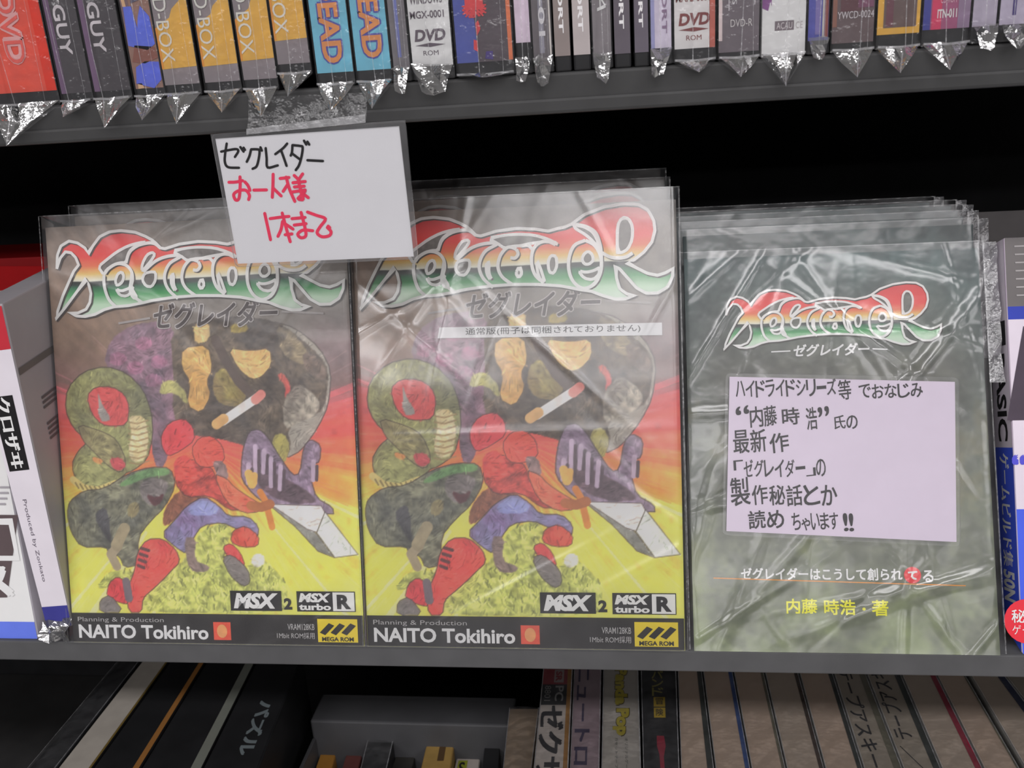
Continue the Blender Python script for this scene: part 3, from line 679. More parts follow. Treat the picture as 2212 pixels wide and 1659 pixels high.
# ------------------------------------------------------------------ booklets
OB = (XBK, 0, 0)
def qb(px, py): return onpl(px, py, OB, LEANB)
def q6r(X0, Y0, X1, Y1):
    f = lambda X, Y: qb(1450+X/2.9107, 850+Y/2.9107)
    a, b, c, d = f(X0, Y0), f(X1, Y0), f(X1, Y1), f(X0, Y1)
    return ((a[0]+d[0])/2, (c[1]+d[1])/2, (b[0]+c[0])/2, (a[1]+b[1])/2)
def make_booklet():
    t = empty('booklet', (XBK+KW/2000, 0, 0), -LEANB)
    m = MB(); m.lean_box(0, KW/1000, .0003, .0024, KH/1000, LEANB, pm(A(60, 80, 80), .5, .1, 100), .0003)
    m.box(.0006, KW/1000-.0001,   .0007, .0020, .0012, KH/1000-.0002, M_white); m.build('pages', t)
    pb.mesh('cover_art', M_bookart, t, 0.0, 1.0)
    a, b = qb(1540+95/4.254, 600+665/4.254), qb(1540+2095/4.254, 600+480/4.254)
    logo(t, a[0], a[1], b[0]-a[0], -.00025, 'title_lettering', A(96, 98, 92))
    m = MB(); g = face(-.0003); g2 = face(-.00045)
    p, q = qb(1540+745/4.254, 600+725/4.254), qb(1540+1345/4.254, 600+600/4.254)
    m.text(g, 'ゼグレイダー', p[0], p[1], q[0]+4, q[1], M_lwhite, bold=.025, shear=.25)
    m.stroke(g, [(p[0]-10, p[1]+2.4), (p[0]-1.5, p[1]+2.6)], .7, M_lwhite, True); m.stroke(g, [(q[0]+5.5, p[1]+2.6), (q[0]+12, p[1]+2.2)], .7, M_lwhite, True)
    m.build('subtitle_lettering', t); m = MB()
    body = 'ゼグレイダーはこうして創られ'
    r = q6r(440, 1098, 1450, 1172); m.text(g, body, r[0], r[1], r[2], r[3], M_lwhite, bold=.024)
    r = q6r(1462, 1090, 1570, 1194); cx, cy = (r[0]+r[2])/2, (r[1]+r[3])/2; R = (r[2]-r[0])/2
    m.flat(g, [(cx+R*math.cos(k), cy+R*math.sin(k)) for k in np.linspace(0, 2*math.pi, 25)[:-1]], pm(A(220, 40, 48), .5))
    m.text(g2, 'て', cx-R*.5, cy-R*.5, cx+R*.5, cy+R*.45, M_lwhite, bold=.04)
    m.text(g, 'る', *q6r(1582, 1112, 1645, 1186), M_lwhite, bold=.024)
    p, q = qb(1450+265/2.9107, 850+1160/2.9107), qb(1450+1850/2.9107, 850+1208/2.9107)
    m.stroke(g, [p, q], .45, pm(A(206, 134, 50), .5), cap=False)
    m.build('tagline_lettering', t); m = MB()
    Y = pm(A(236, 206, 40), .5)
    m.text(g, '内藤', *q6r(725, 1292, 916, 1382), Y, bold=.022); m.text(g, '時浩', *q6r(962, 1296, 1156, 1390), Y, bold=.022)
    m.text(g, '・', *q6r(1200, 1345, 1222, 1365), Y); m.text(g, '著', *q6r(1262, 1300, 1362, 1396), Y, bold=.022)
    m.build('author_lettering', t)
    for ch in t.children: ch.location = (-KW/2000, 0, 0)
    return t
def bookbag(t, seed, n=40, amp=.9, flange=6.0, lim=1.5):
    m, nx, nz = sheet('plastic_bag', t, -2.2, KW+2.0, .3, KH+3.0, -.0012, P_bookbag, amp, n, 1.7, seed, .8, True, lim=lim)
    # crimped side seam that stands out at the right
    rng = np.random.default_rng(seed); zs = np.linspace(KH*.66, KH+2.5, 15); V = []; F = []
    for i, z in enumerate(zs):
        V += [(KW+1.6, -1.0+rng.normal(0, .1), z), (KW+1.6+flange*.5, -.8+rng.uniform(-lim, lim)*.5, z), (KW+1.6+flange+rng.normal(0, .25), -.7+rng.uniform(-lim, lim)*.4, z)]
    for i in range(len(zs)-1):
        b = 3*i; F += [(b, b+1, b+4, b+3), (b+1, b+2, b+5, b+4)]
    m.add([(x/1000, y/1000, z/1000) for x, y, z in V], F, P_seam)
    e = lambda u, v: (u/1000, -.0020, v/1000)
    m.stroke(e, [(-1.9, 1), (-1.9, KH+2.7), (KW+1.7, KH+2.7), (KW+1.7, 1)], .5, P_edge, cap=False)
    o = m.build('plastic_bag', t); o.location = (-KW/2000, 0, 0); return o
GRP_BK = 'copies of the green booklet'
bk = make_booklet()
tag(bk, 'front dark green booklet in a creased clear bag with a handwritten card on it', 'booklet', GRP_BK)
offs = [(.0, .032, .0), (-.0025, .0475, .0), (-.003, .0605, .0), (-.004, .073, .0), (-.012, .085, 0)]
lbl = ['booklet directly behind the front green booklet, the top of its title just visible', 'third green booklet from the front of its stack, only its bag edge showing',
       'fourth green booklet from the front of its stack, a thin bag edge', 'second rearmost green booklet of the stack, a thin bag edge', 'rearmost green booklet of the stack against the dark back']
lean2 = [.30, .25, .21, .18, .15]
for (dx, dy, dz), l, s_, le in zip(offs, lbl, range(31, 40), lean2):
    o = copy_tree(bk); o.location = (XBK+KW/2000+dx, dy, dz); o.rotation_euler = (-le, 0, 0); tag(o, l, 'booklet', GRP_BK); bookbag(o, s_, 20, .4, 5.0, lim=.5)
bookbag(bk, 77, 46, .8)

# ------------------------------------------------------------------ handwriting
def hand(m, mp, strokes, w, mat):
    for s_ in strokes: m.stroke(mp, spline(s_, 4) if len(s_) > 2 else s_, w, mat)
BLK = [[(175, 495), (250, 480), (325, 470), (345, 492), (312, 548)], [(230, 415), (214, 520), (212, 600), (245, 650), (352, 656)], [(366, 450), (398, 495)], [(398, 456), (412, 478)],
  [(472, 475), (456, 540), (430, 596)], [(474, 472), (530, 472), (556, 484), (550, 560), (528, 640), (488, 666)], [(566, 452), (580, 484)],
  [(618, 460), (628, 560), (638, 652), (738, 632)], [(832, 415), (790, 462), (714, 520)], [(770, 478), (800, 560), (826, 636)],
  [(885, 430), (880, 500), (868, 534)], [(885, 430), (960, 438), (986, 452), (976, 540), (950, 630), (918, 678)], [(880, 512), (962, 574)], [(1000, 386), (1022, 424)], [(1034, 396), (1052, 424)], [(1034, 580), (1188, 588)]]
RED = [[(252, 800), (320, 798), (388, 784)], [(362, 746), (364, 840), (352, 960), (318, 975), (300, 920), (350, 884), (420, 880), (456, 930), (448, 972)], [(410, 796), (440, 830), (462, 880)],
  [(500, 878), (626, 876)], [(692, 720), (690, 830), (684, 950)], [(690, 856), (772, 936)],
  [(762, 762), (850, 752)], [(822, 748), (856, 870), (908, 990)], [(838, 820), (792, 890)], [(902, 732), (940, 768)], [(986, 716), (948, 772)], [(890, 804), (1012, 792)], [(904, 846), (1002, 838)], [(884, 896), (1012, 876)], [(944, 780), (972, 900), (990, 968), (950, 970)], [(1010, 890), (940, 960)], [(960, 890), (1042, 952)],
  [(608, 1110), (666, 1372)], [(662, 1162), (780, 1146), (850, 1140)], [(782, 1106), (820, 1250), (862, 1392)], [(786, 1190), (770, 1270), (740, 1338)], [(800, 1206), (890, 1266)], [(812, 1322), (880, 1314)],
  [(880, 1162), (1010, 1150)], [(902, 1226), (1020, 1212)], [(970, 1100), (1004, 1230), (1018, 1330), (970, 1352), (938, 1316), (990, 1276), (1086, 1282)],
  [(1034, 1096), (1120, 1128), (1212, 1164), (1162, 1240), (1130, 1302), (1180, 1342), (1252, 1330), (1268, 1290), (1232, 1250)], [(1240, 1236), (1256, 1252)]]
YC = -.0035
def k7(X, Y): p = ony(440+X/4.6083, 220+Y/4.6083, YC); return p[0]*1000, p[2]*1000
card = empty('handwritten_card', (.011, YC, .183))
tag(card, 'laminated white card in black and red handwriting hanging from the upper shelf lip', 'sign', None)
def cm(y): return lambda u, v: (u/1000-.011, y, v/1000-.183)
def rounded(p, r=3.0, n=4):
    p = [np.array(q) for q in p]; out = []
    for i in range(len(p)):
        a, b, c = p[i-1], p[i], p[(i+1) % len(p)]
        d1 = (a-b)/np.hypot(*(a-b)); d2 = (c-b)/np.hypot(*(c-b))
        for t in np.linspace(0, 1, n): out.append((b+d1*r)*(1-t)**2+2*b*t*(1-t)+(b+d2*r)*t*t)
    return out
def slab(m, pts, y0, y1, mat, side=None):  # thin flat sheet with a real edge
    m.flat(cm(y0), pts, mat); m.flat(lambda u, v: cm(y1)(u, v), pts[::-1], mat); n = len(pts)
    V = [cm(y0)(*p) for p in pts]+[cm(y1)(*p) for p in pts]
    m.add(V, [(i, (i+1) % n, n+(i+1) % n, n+i) for i in range(n)], side or mat)
pp = [k7(115, 368), k7(1945, 242), k7(2092, 1540), k7(340, 1612)]
m = MB(); slab(m, pp[::-1], 0, .0003, M_paper); m.build('card_paper', card)
m = MB(); slab(m, rounded([k7(72, 322), k7(2010, 180), k7(2136, 1562), k7(318, 1646)][::-1], 2.6), -.0004, .0006, P_lam, P_fold)
m.build('laminate', card)
m = MB(); oc = [np.array(q) for q in (k7(72, 322), k7(2010, 180), k7(2136, 1562), k7(318, 1646))]; ic = [np.array(q) for q in pp]
for i in range(4): m.flat(cm(-.00045), [oc[i], ic[i], ic[(i+1) % 4], oc[(i+1) % 4]], P_rim)
m.build('laminate_rim', card)
m = MB(); hk = lambda X, Y: cm(-.00010)(*k7(X, Y))
hand(m, hk, BLK, 25, M_ink); m.build('black_handwriting', card)
m = MB(); hand(m, hk, RED, 31, M_red_pen); m.build('red_handwriting', card)
m = MB()
tp = [k7(425, -40), k7(1612, -90), k7(1616, 210), k7(432, 330)]
g = [(a*(1-t)+b*t) for a, b in [(np.array(tp[0]), np.array(tp[1]))] for t in np.linspace(0, 1, 13)]
h = [(a*(1-t)+b*t) for a, b in [(np.array(tp[3]), np.array(tp[2]))] for t in np.linspace(0, 1, 13)]
rg = random.Random(4); V = []; F = []
for i in range(13):
    V += [cm(.0019)(*g[i]), cm(.0017+rg.uniform(-.0002, .0003))(*(g[i]*.45+h[i]*.55)), cm(-.0006)(*h[i])]
for i in range(12):
    b = 3*i; F += [(b+1, b+4, b+3, b), (b+2, b+5, b+4, b+1)]
m.add(V, F, P_tape, True)
bt = [k7(432, 268), k7(1614, 120), k7(1616, 205), k7(434, 322)]; m.flat(cm(-.0009), bt[::-1], plastic('tape_end', .5, .1, .3, .3, 300, .4))
m.build('clear_tape', card)

# the card lying on the front booklet
cardB = empty('handwritten_card', (XBK+KW/2000, 0, 0), -LEANB)
tag(cardB, 'laminated white card with six lines of black handwriting lying on the front green booklet', 'sign')
YB = -.0040
def cb(y): return lambda u, v: ((u-KW/2)/1000, y, v/1000)
def slabB(m, pts, y0, y1, mat, side=None):
    n = len(pts); m.flat(cb(y0), pts, mat); m.flat(cb(y1), pts[::-1], mat)
    m.add([cb(y0)(*p) for p in pts]+[cb(y1)(*p) for p in pts], [(i, (i+1) % n, n+(i+1) % n, n+i) for i in range(n)], side or mat)
def k6(X, Y): return qb(1450+X/2.9107, 850+Y/2.9107)
def k5(X, Y): return qb(1450+X/2.9107, 380+Y/2.9107)
m = MB(); slabB(m, [k6(342, 862), k6(1776, 930), k5(1766, 1300), k5(362, 1268)], YB, YB+.0003, pm(A(186, 175, 190), .5, .02, 90)); m.build('card_paper', cardB)
m = MB(); slabB(m, rounded([k6(318, 886), k6(1800, 958), k5(1790, 1272), k5(338, 1246)], 2.4), YB-.0004, YB+.0006, P_lam, P_fold); m.build('laminate', cardB)
m = MB()
LINES = [('ハイドライドシリーズ', (400, -70, 1032, 30), 1), ('等', (1040, -75, 1128, 45), 1), ('でおなじみ', (1168, -48, 1572, 40), 1),
  ('“内藤', (402, 92, 665, 215), 1), ('時', (688, 100, 806, 208), 1), ('浩”', (842, 96, 990, 236), 1), ('氏の', (1014, 146, 1166, 232), 1),
  ('最新', (384, 238, 602, 382), 1), ('作', (612, 262, 742, 380), 1), ('「ゼグレイダー」の', (388, 424, 968, 528), 1),
  ('製', (368, 536, 500, 706), 1), ('作秘話とか', (502, 582, 1040, 706), 1), ('読め', (478, 740, 710, 850), 1), ('ちゃいます', (752, 752, 1046, 856), 1), ('!!', (1074, 752, 1140, 862), 1)]
rg = random.Random(8); M_blk = pm((.02, .017, .021), .5, .1, 300)
for body, (x0, y0, x1, y1), _ in LINES:
    a, b, c, d = k6(x0, y0), k6(x1, y0), k6(x1, y1), k6(x0, y1)
    n = len(body); W = (b[0]-a[0]); skew = (b[1]-a[1])/max(1e-6, W)
    for i, ch in enumerate(body):
        u0 = d[0]+W*i/n; u1 = d[0]+W*(i+1)/n; pad = (u1-u0)*.05; tall = {'ー': (.42, .60), '「': (.45, 1), '」': (0, .5), '“': (.6, 1), '”': (.6, 1), 'ゃ': (0, .7)}.get(ch, (0, 1))
        hh = a[1]-d[1]; sk = rg.uniform(.06, .16); v0 = d[1]+hh*tall[0]+rg.uniform(-.3, .3); v1 = d[1]+hh*tall[1]
        mp = lambda u, v, s0=u0, z0=v0, k=sk: ((u-(v-z0)*k*.4-KW/2)/1000, YB-.00010, (v+(u-s0)*k)/1000)
        m.text(mp, ch, u0+pad, v0, u1-pad, v1, M_blk, bold=.012)
m.build('black_handwriting', cardB)

# ------------------------------------------------------------------ goods at the left end of the middle board
def at_board(root):                       # world millimetres relative to a root that stands upright
    return lambda P: (P[0]-root.location[0], P[1]-root.location[1], P[2]-root.location[2])
# red box standing at the back
t = empty('software_box', (-.29, .150, 0)); tag(t, 'red topped box standing at the back behind the slim leaning white box', 'game box')
zt_ = float(ony(60, 556, .15)[2]); xr_ = float(ony(118, 640, .15)[0])
m = MB(); m.box(-.075, xr_+.29, .0003, .045, 0, zt_, pm(A(150, 14, 20), .5), .0006); m.build('carton', t)
m = MB(); fb = lambda y: (lambda px, py: (float(ony(px, py, .15)[0])+.29, y, float(ony(px, py, .15)[2])))
m.flat(fb(-.0001), [(-120, 700), (118, 700), (118, 575), (-120, 575)], pm(A(182, 10, 18), .45, .06, 80))
m.flat(fb(-.0003), [(-120, 640), (0, 637), (48, 632), (100, 622), (100, 616), (40, 623), (0, 628), (-120, 630)], pm(A(206, 190, 186), .5))
m.flat(fb(-.0003), [(-120, 700), (118, 700), (110, 640), (0, 642), (-120, 646)], pm(A(120, 44, 36), .5))
m.text(fb(-.0003), 'M', 82, 594, 99, 606, pm(A(214, 150, 140), .5), rot=180, shear=0) if 0 else m.text(lambda u, v: fb(-.0003)(u, -v), 'M', 82, -606, 99, -594, pm(A(214, 150, 140), .5))
m.build('cover_print', t)
# white box with a blue foot, left of the slim leaning one
LA, OA = .10, (0, .002, 0); x1_ = -.1612; Wa = 118.0; hA = 168.0
def qa(px, py): p = onpl(px, py, OA, LA); return (p[0]-x1_*1000+Wa/2, p[1])
t = empty('software_box', (x1_-Wa/2000, .002, 0), -LA)
tag(t, 'white box with black slanted block and bright blue foot at far left of the board', 'game box')
fa = lambda y: (lambda u, v: (u/1000, y, v/1000)); E_ = Wa/2-.2
m = MB(); M_wp = pm(A(222, 218, 226), .45, .02, 80); M_bl = pm(A(92, 112, 226), .45, .04, 80)
m.lean_box(-Wa/2000, Wa/2000, .0003, .016, hA/1000, LA, pm(A(190, 186, 194), .5), .0006); m.build('carton', t)
m = MB(); m.rect(fa(0), -E_, .2, E_, hA-.2, M_wp); m.rect(fa(-.0002), -E_, .25, E_, qa(60, 1343)[1], M_bl)
m.flat(fa(-.0003), [(-E_, qa(0, 1300)[1]), qa(16, 1290), qa(40, 1112), (-E_, qa(0, 1106)[1])], pm(A(84, 72, 74), .5, .1))
a, b = qa(-60, 1205), qa(24, 1126)
m.stroke(fa(-.0004), [a, (b[0], a[1]), b, (a[0], b[1]), a], 2.6, M_wp, cap=False)
a, b = qa(-40, 1284), qa(18, 1226); m.text(fa(-.0004), 'ス', a[0], a[1], b[0], b[1], M_wp, bold=.05)
for i, y in enumerate((1052, 1064, 1076, 1088)): p, q = qa(-120, y), qa(22-i*3, y); m.stroke(fa(-.0004), [p, q], 1.0, pm(A(150, 146, 152), .5), cap=False)
m.build('cover_print', t)

# narrow white box leaning sideways, its spine to the front
YS = .003
def qs(px, py): p = ony(px, py, YS); return p
TL, TR, BR, BL = qs(-78, 668), qs(5, 656), qs(157, 1353), qs(102, 1357)
t = empty('slim_software_box', ((BL[0]+BR[0])/2, .07, 0))
tag(t, 'slim white box leaning left, spine with a black lettered block and navy foot', 'game box')
L = at_board(t); sh = np.array([-.017, .132, 0])
m = MB(); m.hexa([L(BL), L(BR), L(BR+sh), L(BL+sh), L(TL), L(TR), L(TR+sh), L(TL+sh)], pm(A(146, 142, 146), .5, .03, 60), .0008); m.build('carton', t)  # white box greyed to carry the shade on its right side
def ms(px, py, y=-.0003): p = qs(px, py)+np.array([0, y, 0]); return L(p)
m = MB()
def sp(t_, s_): P = (TL*(1-t_)+BL*t_)*(1-s_)+(TR*(1-t_)+BR*t_)*s_; return P   # t from top, s across
mpS = lambda u, v, y=-.0003: L(sp(1-v, u)+np.array([0, y, 0]))
m.rect(mpS, .02, .005, .98, .995, pm(A(206, 200, 208), .4, .03, 60))
m.rect(lambda u, v: mpS(u, v, -.0004), .02, .875, .98, .995, pm(A(176, 44, 56), .45)); m.rect(lambda u, v: mpS(u, v, -.0004), .02, .005, .98, .075, pm(A(52, 52, 128), .4, .08, 60))
m.rect(lambda u, v: mpS(u, v, -.0004), .12, .52, .74, .745, M_ink)
m.text(lambda u, v: mpS(u, v, -.0005), 'クロザヰ', .22, .53, .62, .74, M_wp, rot=-90, bold=.05)
m.text(lambda u, v: mpS(u, v, -.0004), 'Produced by Zonkato', .26, .16, .42, .43, pm(A(96, 88, 100), .5), rot=-90)
m.build('spine_print', t)
m = MB(); RS = lambda f_, h_: L(TR*(1-h_)+BR*h_+sh*f_+np.array([.0003, 0, 0]))
m.add([RS(.01, .185), RS(.98, .185), RS(.98, .205), RS(.01, .205)], [(0, 1, 2, 3)], pm(A(96, 92, 90), .6))
for i, (h_, c) in enumerate([(.30, 8), (.315, 8), (.33, 8), (.38, 6), (.395, 7), (.41, 6), (.425, 7)]):
    m.add([RS(.12, h_), RS(.12+c*.05, h_), RS(.12+c*.05, h_+.008), RS(.12, h_+.008)], [(0, 1, 2, 3)], pm(A(84, 82, 84), .6))
m.build('side_print', t)
rg = random.Random(3); m = MB(); V = []; F = []
for i in range(7):
    for j in range(4):
        p = BL*(1-i/6)+BR*i/6; V.append(L((p[0]+rg.uniform(-.002, .002), YS-.001-j*.0016+rg.uniform(-.0012, .0008) if j else YS-.0006, max(.0006, p[2]+.004-j*.0026+rg.uniform(-.0016, .0016)))))
for i in range(6):
    for j in range(3): b = i*4+j; F.append((b, b+1, b+5, b+4))
m.add(V, F, P_crinkle); m.build('plastic_bag', t)

# ------------------------------------------------------------------ goods at the right end
OB2, LB2 = (float(onz(2204, 1406)[0]), .001, 0), .40
def qr(px, py): return onpl(px, py, OB2, LB2)
hR = qr(2160, 514)[1]; WR = 128.0
t = empty('programming_book', (OB2[0]+WR/2000, .001, 0), -LB2)
tag(t, 'thick white and blue book with lettered spine and red disc, right end of the board', 'book')
fr = lambda y: (lambda u, v: ((u-WR/2)/1000, y, v/1000))
M_rb = pm(A(58, 84, 214), .4, .04, 60); M_rw = pm(A(206, 196, 208), .45, .03, 60); M_rg = pm(A(98, 94, 94), .5, .08, 60)
m = MB(); m.lean_box(-WR/2000, WR/2000, .0003, .022, hR/1000, LB2, M_rw, .0005); m.build('pages', t)
m = MB(); z1, z2, z3, z4, z5 = (qr(2190, y)[1] for y in (662, 690, 908, 1100, 1403))
m.rect(fr(0), .2, z1, WR-.2, hR-.2, M_rg); m.rect(fr(0), .2, z2, WR-.2, z1, pm(A(26, 48, 160), .45)); m.rect(fr(0), .2, z4, WR-.2, z2, M_rw); m.rect(fr(0), .2, .2, WR-.2, z4, M_rb)
a, b = qr(2210, 705), qr(2175, 905); m.flat(fr(-.0002), [(b[0], z3), (WR-10, z3), (WR-10, a[1]), (a[0], a[1])], pm(A(62, 50, 64), .5, .2, 40))
for i in range(7):
    y = hR-4-i*3.6; m.stroke(fr(-.0002), [(4, y), (4+random.Random(i).uniform(60, 110), y)], .7, pm(A(150, 146, 146), .5), cap=False)
a, b = qr(2188, 1002), qr(2214, 984); m.text(fr(-.0002), '“', a[0], a[1], b[0], b[1], pm(A(72, 70, 190), .5), bold=.03)
m.text(fr(-.0002), 'MSX ゲーム', b[0]+4, a[1]-8, WR-8, a[1]+6, pm(A(72, 70, 190), .5), bold=.02)
a = qr(2206, 1342); R = 9.5; c_ = (a[0]+2.5, a[1])
m.flat(fr(-.0003), [(c_[0]+R*math.cos(k), c_[1]+R*math.sin(k)) for k in np.linspace(0, 6.283, 25)[:-1]], pm(A(206, 36, 52), .45))
m.text(fr(-.0005), '秘伝', c_[0]-6.5, c_[1]-.5, c_[0]+5, c_[1]+5, M_lwhite, bold=.01); m.text(fr(-.0005), 'ゲーム', c_[0]-6.5, c_[1]-5.5, c_[0]+5, c_[1]-1.5, M_lwhite)
m.build('front_cover', t)
m = MB(); sx = -WR/2000-.0003; mpL = lambda u, v, e=0: (sx-e, .0215-u*.021, v*hR/1000)
m.rect(mpL, 0, .49, 1, .998, M_rw); m.flat(mpL, [(0, .055), (1, .005), (1, .49), (0, .49)], M_rb); me_ = lambda u, v: mpL(u, v, .00015)
m.text(me_, 'BASIC', .25, .505, .8, .72, M_ink, rot=-90, bold=.03); m.rect(me_, .2, .74, .9, .80, M_ink)
m.text(me_, 'ゲームビルド集', .25, .20, .8, .475, M_lwhite, rot=-90, bold=.03); m.text(me_, '50N', .2, .115, .85, .19, M_lwhite, rot=-90, bold=.04)
m.flat(me_, [(.5+.34*math.cos(k), .06+.035*math.sin(k)) for k in np.linspace(0, 6.283, 17)[:-1]], pm(A(150, 30, 46), .45))
m.build('spine', t)
t = empty('programming_book', (OB2[0]+.003+WR/2000, .001+.040, 0), -.36)
tag(t, 'plain dark grey book standing behind the white and blue book', 'book')
m = MB(); m.lean_box(-WR/2000-.012, WR/2000, .0003, .018, (hR+3)/1000, .36, M_rg, .0005); m.build('pages', t)
m = MB(); m.rect(lambda u, v: ((u-WR/2)/1000, -.0001, v/1000), -11.8, .2, WR-.2, hR+2.7, pm(A(84, 80, 80), .5, .1, 60)); m.build('front_cover', t)

# ------------------------------------------------------------------ cases on the upper board
YT = .0012
def base_y(px): return 240-.0705*px
def topx(px): return float(ony(px, base_y(px), YT)[0])*1000
def bag_on(t, W, H, kind, seed, tip=0.0, drop=9.5, seam=.5, low=.6):
    rg = random.Random(seed); m = MB(); n = 14; V = []; F = []
    xs = [-.3, W*.22, W*seam, W*.8, W+.3]; dy = [-.5, -1.0, -1.7, -1.0, -.5]
    for i in range(n+1):
        z = low+(H-low)*i/n
        for x, d in zip(xs, dy): V.append((x+rg.uniform(-.25, .25)*(0 < x < W), d+rg.uniform(-.35, .3)*(0 < x < W), z))
    for i in range(n):
        for j in range(4): b = i*5+j; F.append((b, b+1, b+6, b+5))
    q = lambda P: [(x/1000, y/1000, z/1000) for x, y, z in P]
    m.add(q(V), F, P_bag)
    xs_ = W*seam; pts = [(xs_+W*.12*math.sin(k*1.3+seed)*.5, low+k*(H-low)/10) for k in range(11)]
    m.stroke(lambda u, v: (u/1000, -.0022, v/1000), pts, .34, P_fold, cap=False)
    for f_ in (.82,):
        m.stroke(lambda u, v: (u/1000, -.0018, v/1000), [(W*f_+rg.uniform(-.3, .3), low+1+k*H/8) for k in range(9)], .18, P_fold, cap=False)
    if kind == 'tip':
        T = (W*.5+tip, -9.0, -drop+1.2); N = 5; top = []; mid = []
        for i in range(N+1):
            s_ = i/N; x = W*s_
            top.append((x, -.6-1.4*math.sin(math.pi*s_)+rg.uniform(-.5, .5), low+.8+rg.uniform(-.2, .5)))
            mid.append((x*.60+T[0]*.40, -4.6+rg.uniform(-2.0, 1.6), -drop*.42+rg.uniform(-1, 1.2)+1.4*abs(s_-.5)*2))
        V = top+mid+[T]; F = []
        for i in range(N): F += [(i, i+1, N+2+i, N+1+i), (N+1+i, N+2+i, 2*N+2)]
        m.add(q(V), F, P_crinkle)
        m.add(q([(0, -.4, .3), (W, -.4, .3), T]), [(0, 2, 1)], P_bag)
        m.stroke(lambda u, v: (u/1000, -.0026, v/1000), [(0.2, low+.9), (W*.5, low+.4), (W-.2, low+.9)], .8, P_fold, cap=False)
        a, b = np.array((xs_, -2.4, low)), np.array(T)
        m.add(q([a+(-.25, 0, 0), a+(.25, 0, 0), b+(.12, -.3, 0), b+(-.12, -.3, 0)]), [(3, 2, 1, 0)], P_fold)
    elif kind == 'crumple':
        nx, nz = max(3, int(W/3.2)), 3; V = []; F = []
        for j in range(nz+1):
            for i in range(nx+1):
                s_ = i/nx; r = j/nz; wdt = 1-.45*r
                V.append((W*.5+tip*r+(s_-.5)*W*wdt+rg.uniform(-.5, .5)*(0 < i < nx), -2.2-r*4+rg.uniform(-1.8, 1.4), 6.0-r*(6+drop*.45)+rg.uniform(-.7, .7)-1.5*r*(1-abs(s_-.5)*2)))
        for j in range(nz):
            for i in range(nx): b = j*(nx+1)+i; F.append((b, b+nx+1, b+nx+2, b+1))
        m.add(q(V), F, P_crinkle)
    o = m.build('plastic_bag', t); o.location = (-W/2000, 0, 0); return o
ITEM_N = [0]
def case(x0, x1, label, body, draw, kind='tip', tip=0, drop=9.5, H=190., D=.125, cat='game case', name='game_case', lift=0, group='cases on the upper shelf', seam=.5, raised=0):
    a, b = topx(x0)+.12, topx(x1)-.12; W = b-a; ITEM_N[0] += 1
    t = empty(name, ((a+b)/2000, YT, TZ+raised/1000)); tag(t, label, cat, group)
    m = MB(); m.box(-W/2000, W/2000, .0002, D, 0, H/1000, body, min(.0009, W/8000)); m.build('case', t)
    m = MB(); m.W = W; mp = lambda e: (lambda u, v: ((u-W/2)/1000, -e, v/1000)); draw(m, mp, W, H); m.build('spine_label', t)
    if kind: bag_on(t, W, H, kind, ITEM_N[0]*7+1, tip, drop, seam)
    return t
def K(*c, r=.45, v=.06): return pm(A(*c), r, v, 120)
def plain(col, z0=5.5, extra=None):
    def d(m, mp, W, H):
        m.rect(mp(.0001), .25, z0, W-.25, H-4, K(*col))
        if extra: extra(m, mp, W, H)
    return d
def d_red(m, mp, W, H):
    m.rect(mp(.0001), .3, 5.6, W-.3, H-4, K(236, 82, 66)); m.rect(mp(.0002), W-4.5, 5.6, W-.3, H-4, K(206, 54, 34))
    r = (W-18, 16.5, W-10, 50)
    for dx, dz in ((-.5, 0), (.5, 0), (0, .5), (0, -.5)): m.text(mp(.0003), 'SDVD', r[0]+dx, r[1]+dz, r[2]+dx, r[3]+dz, K(214, 160, 160), rot=-90, bold=.05)
    m.text(mp(.0005), 'SDVD', *r, K(224, 92, 84), rot=-90, bold=.0)
case(-8, 133, 'wide red boxed case with white outlined lettering at far left of the upper shelf', M_case, d_red, 'tip', -7.0, 15, seam=.30)
def d_guy(m, mp, W, H):
    m.rect(mp(.0001), .25, 4.0, W-.25, H-4, K(70, 66, 70)); m.rect(mp(.0002), .25, 4.0, 2.6, H-4, K(112, 88, 116))
    m.text(mp(.0003), 'ICE★GUY', 3.6, 18.5, 9.2, 58, K(196, 190, 194), rot=-90, bold=.02)
case(138, 206, 'black spine with white lettering and a star, beside the wide red case', M_case, d_guy, 'tip', -2.5, 5.5, seam=.25)
case(209, 289, 'black spine with white lettering and a star, beside the blue and brown picture spine', M_case, d_guy, 'tip', -1.5, 10.5, seam=.28)
def d_pic(m, mp, W, H):
    m.rect(mp(.0001), .25, 4, W-.25, H-4, K(140, 108, 96)); m.rect(mp(.0002), .25, 28, 3.4, H-4, K(116, 94, 100))
    for pts, c in (([(1, 6), (8, 3.9), (11.6, 7), (11.6, 13.5), (6, 14), (2, 12)], (92, 106, 206)), ([(1, 14), (6, 13.2), (11.6, 15), (11, 19), (3, 20)], (132, 84, 72)),
                   ([(.5, 20), (4, 19), (8, 18), (11.4, 20), (11, 30), (8, 34), (6.4, 30), (5.4, 26), (4.4, 34), (1.2, 34)], (92, 108, 206)), ([(1, 34), (2.4, 34), (1.6, 43), (.7, 40)], (226, 170, 130)), ([(4.5, 35), (8, 36), (8.5, 40), (5, 40)], (88, 84, 104)), ([(1.4, 4), (4, 4.2), (3.2, 6), (1.6, 6)], (214, 170, 132))):
        m.flat(mp(.0003), pts, K(*c))
case(297, 360, 'brown picture spine with a blue and brown patch, left of the orange cases', M_case, d_pic, 'tip', -1.0, 8.5, seam=.5)
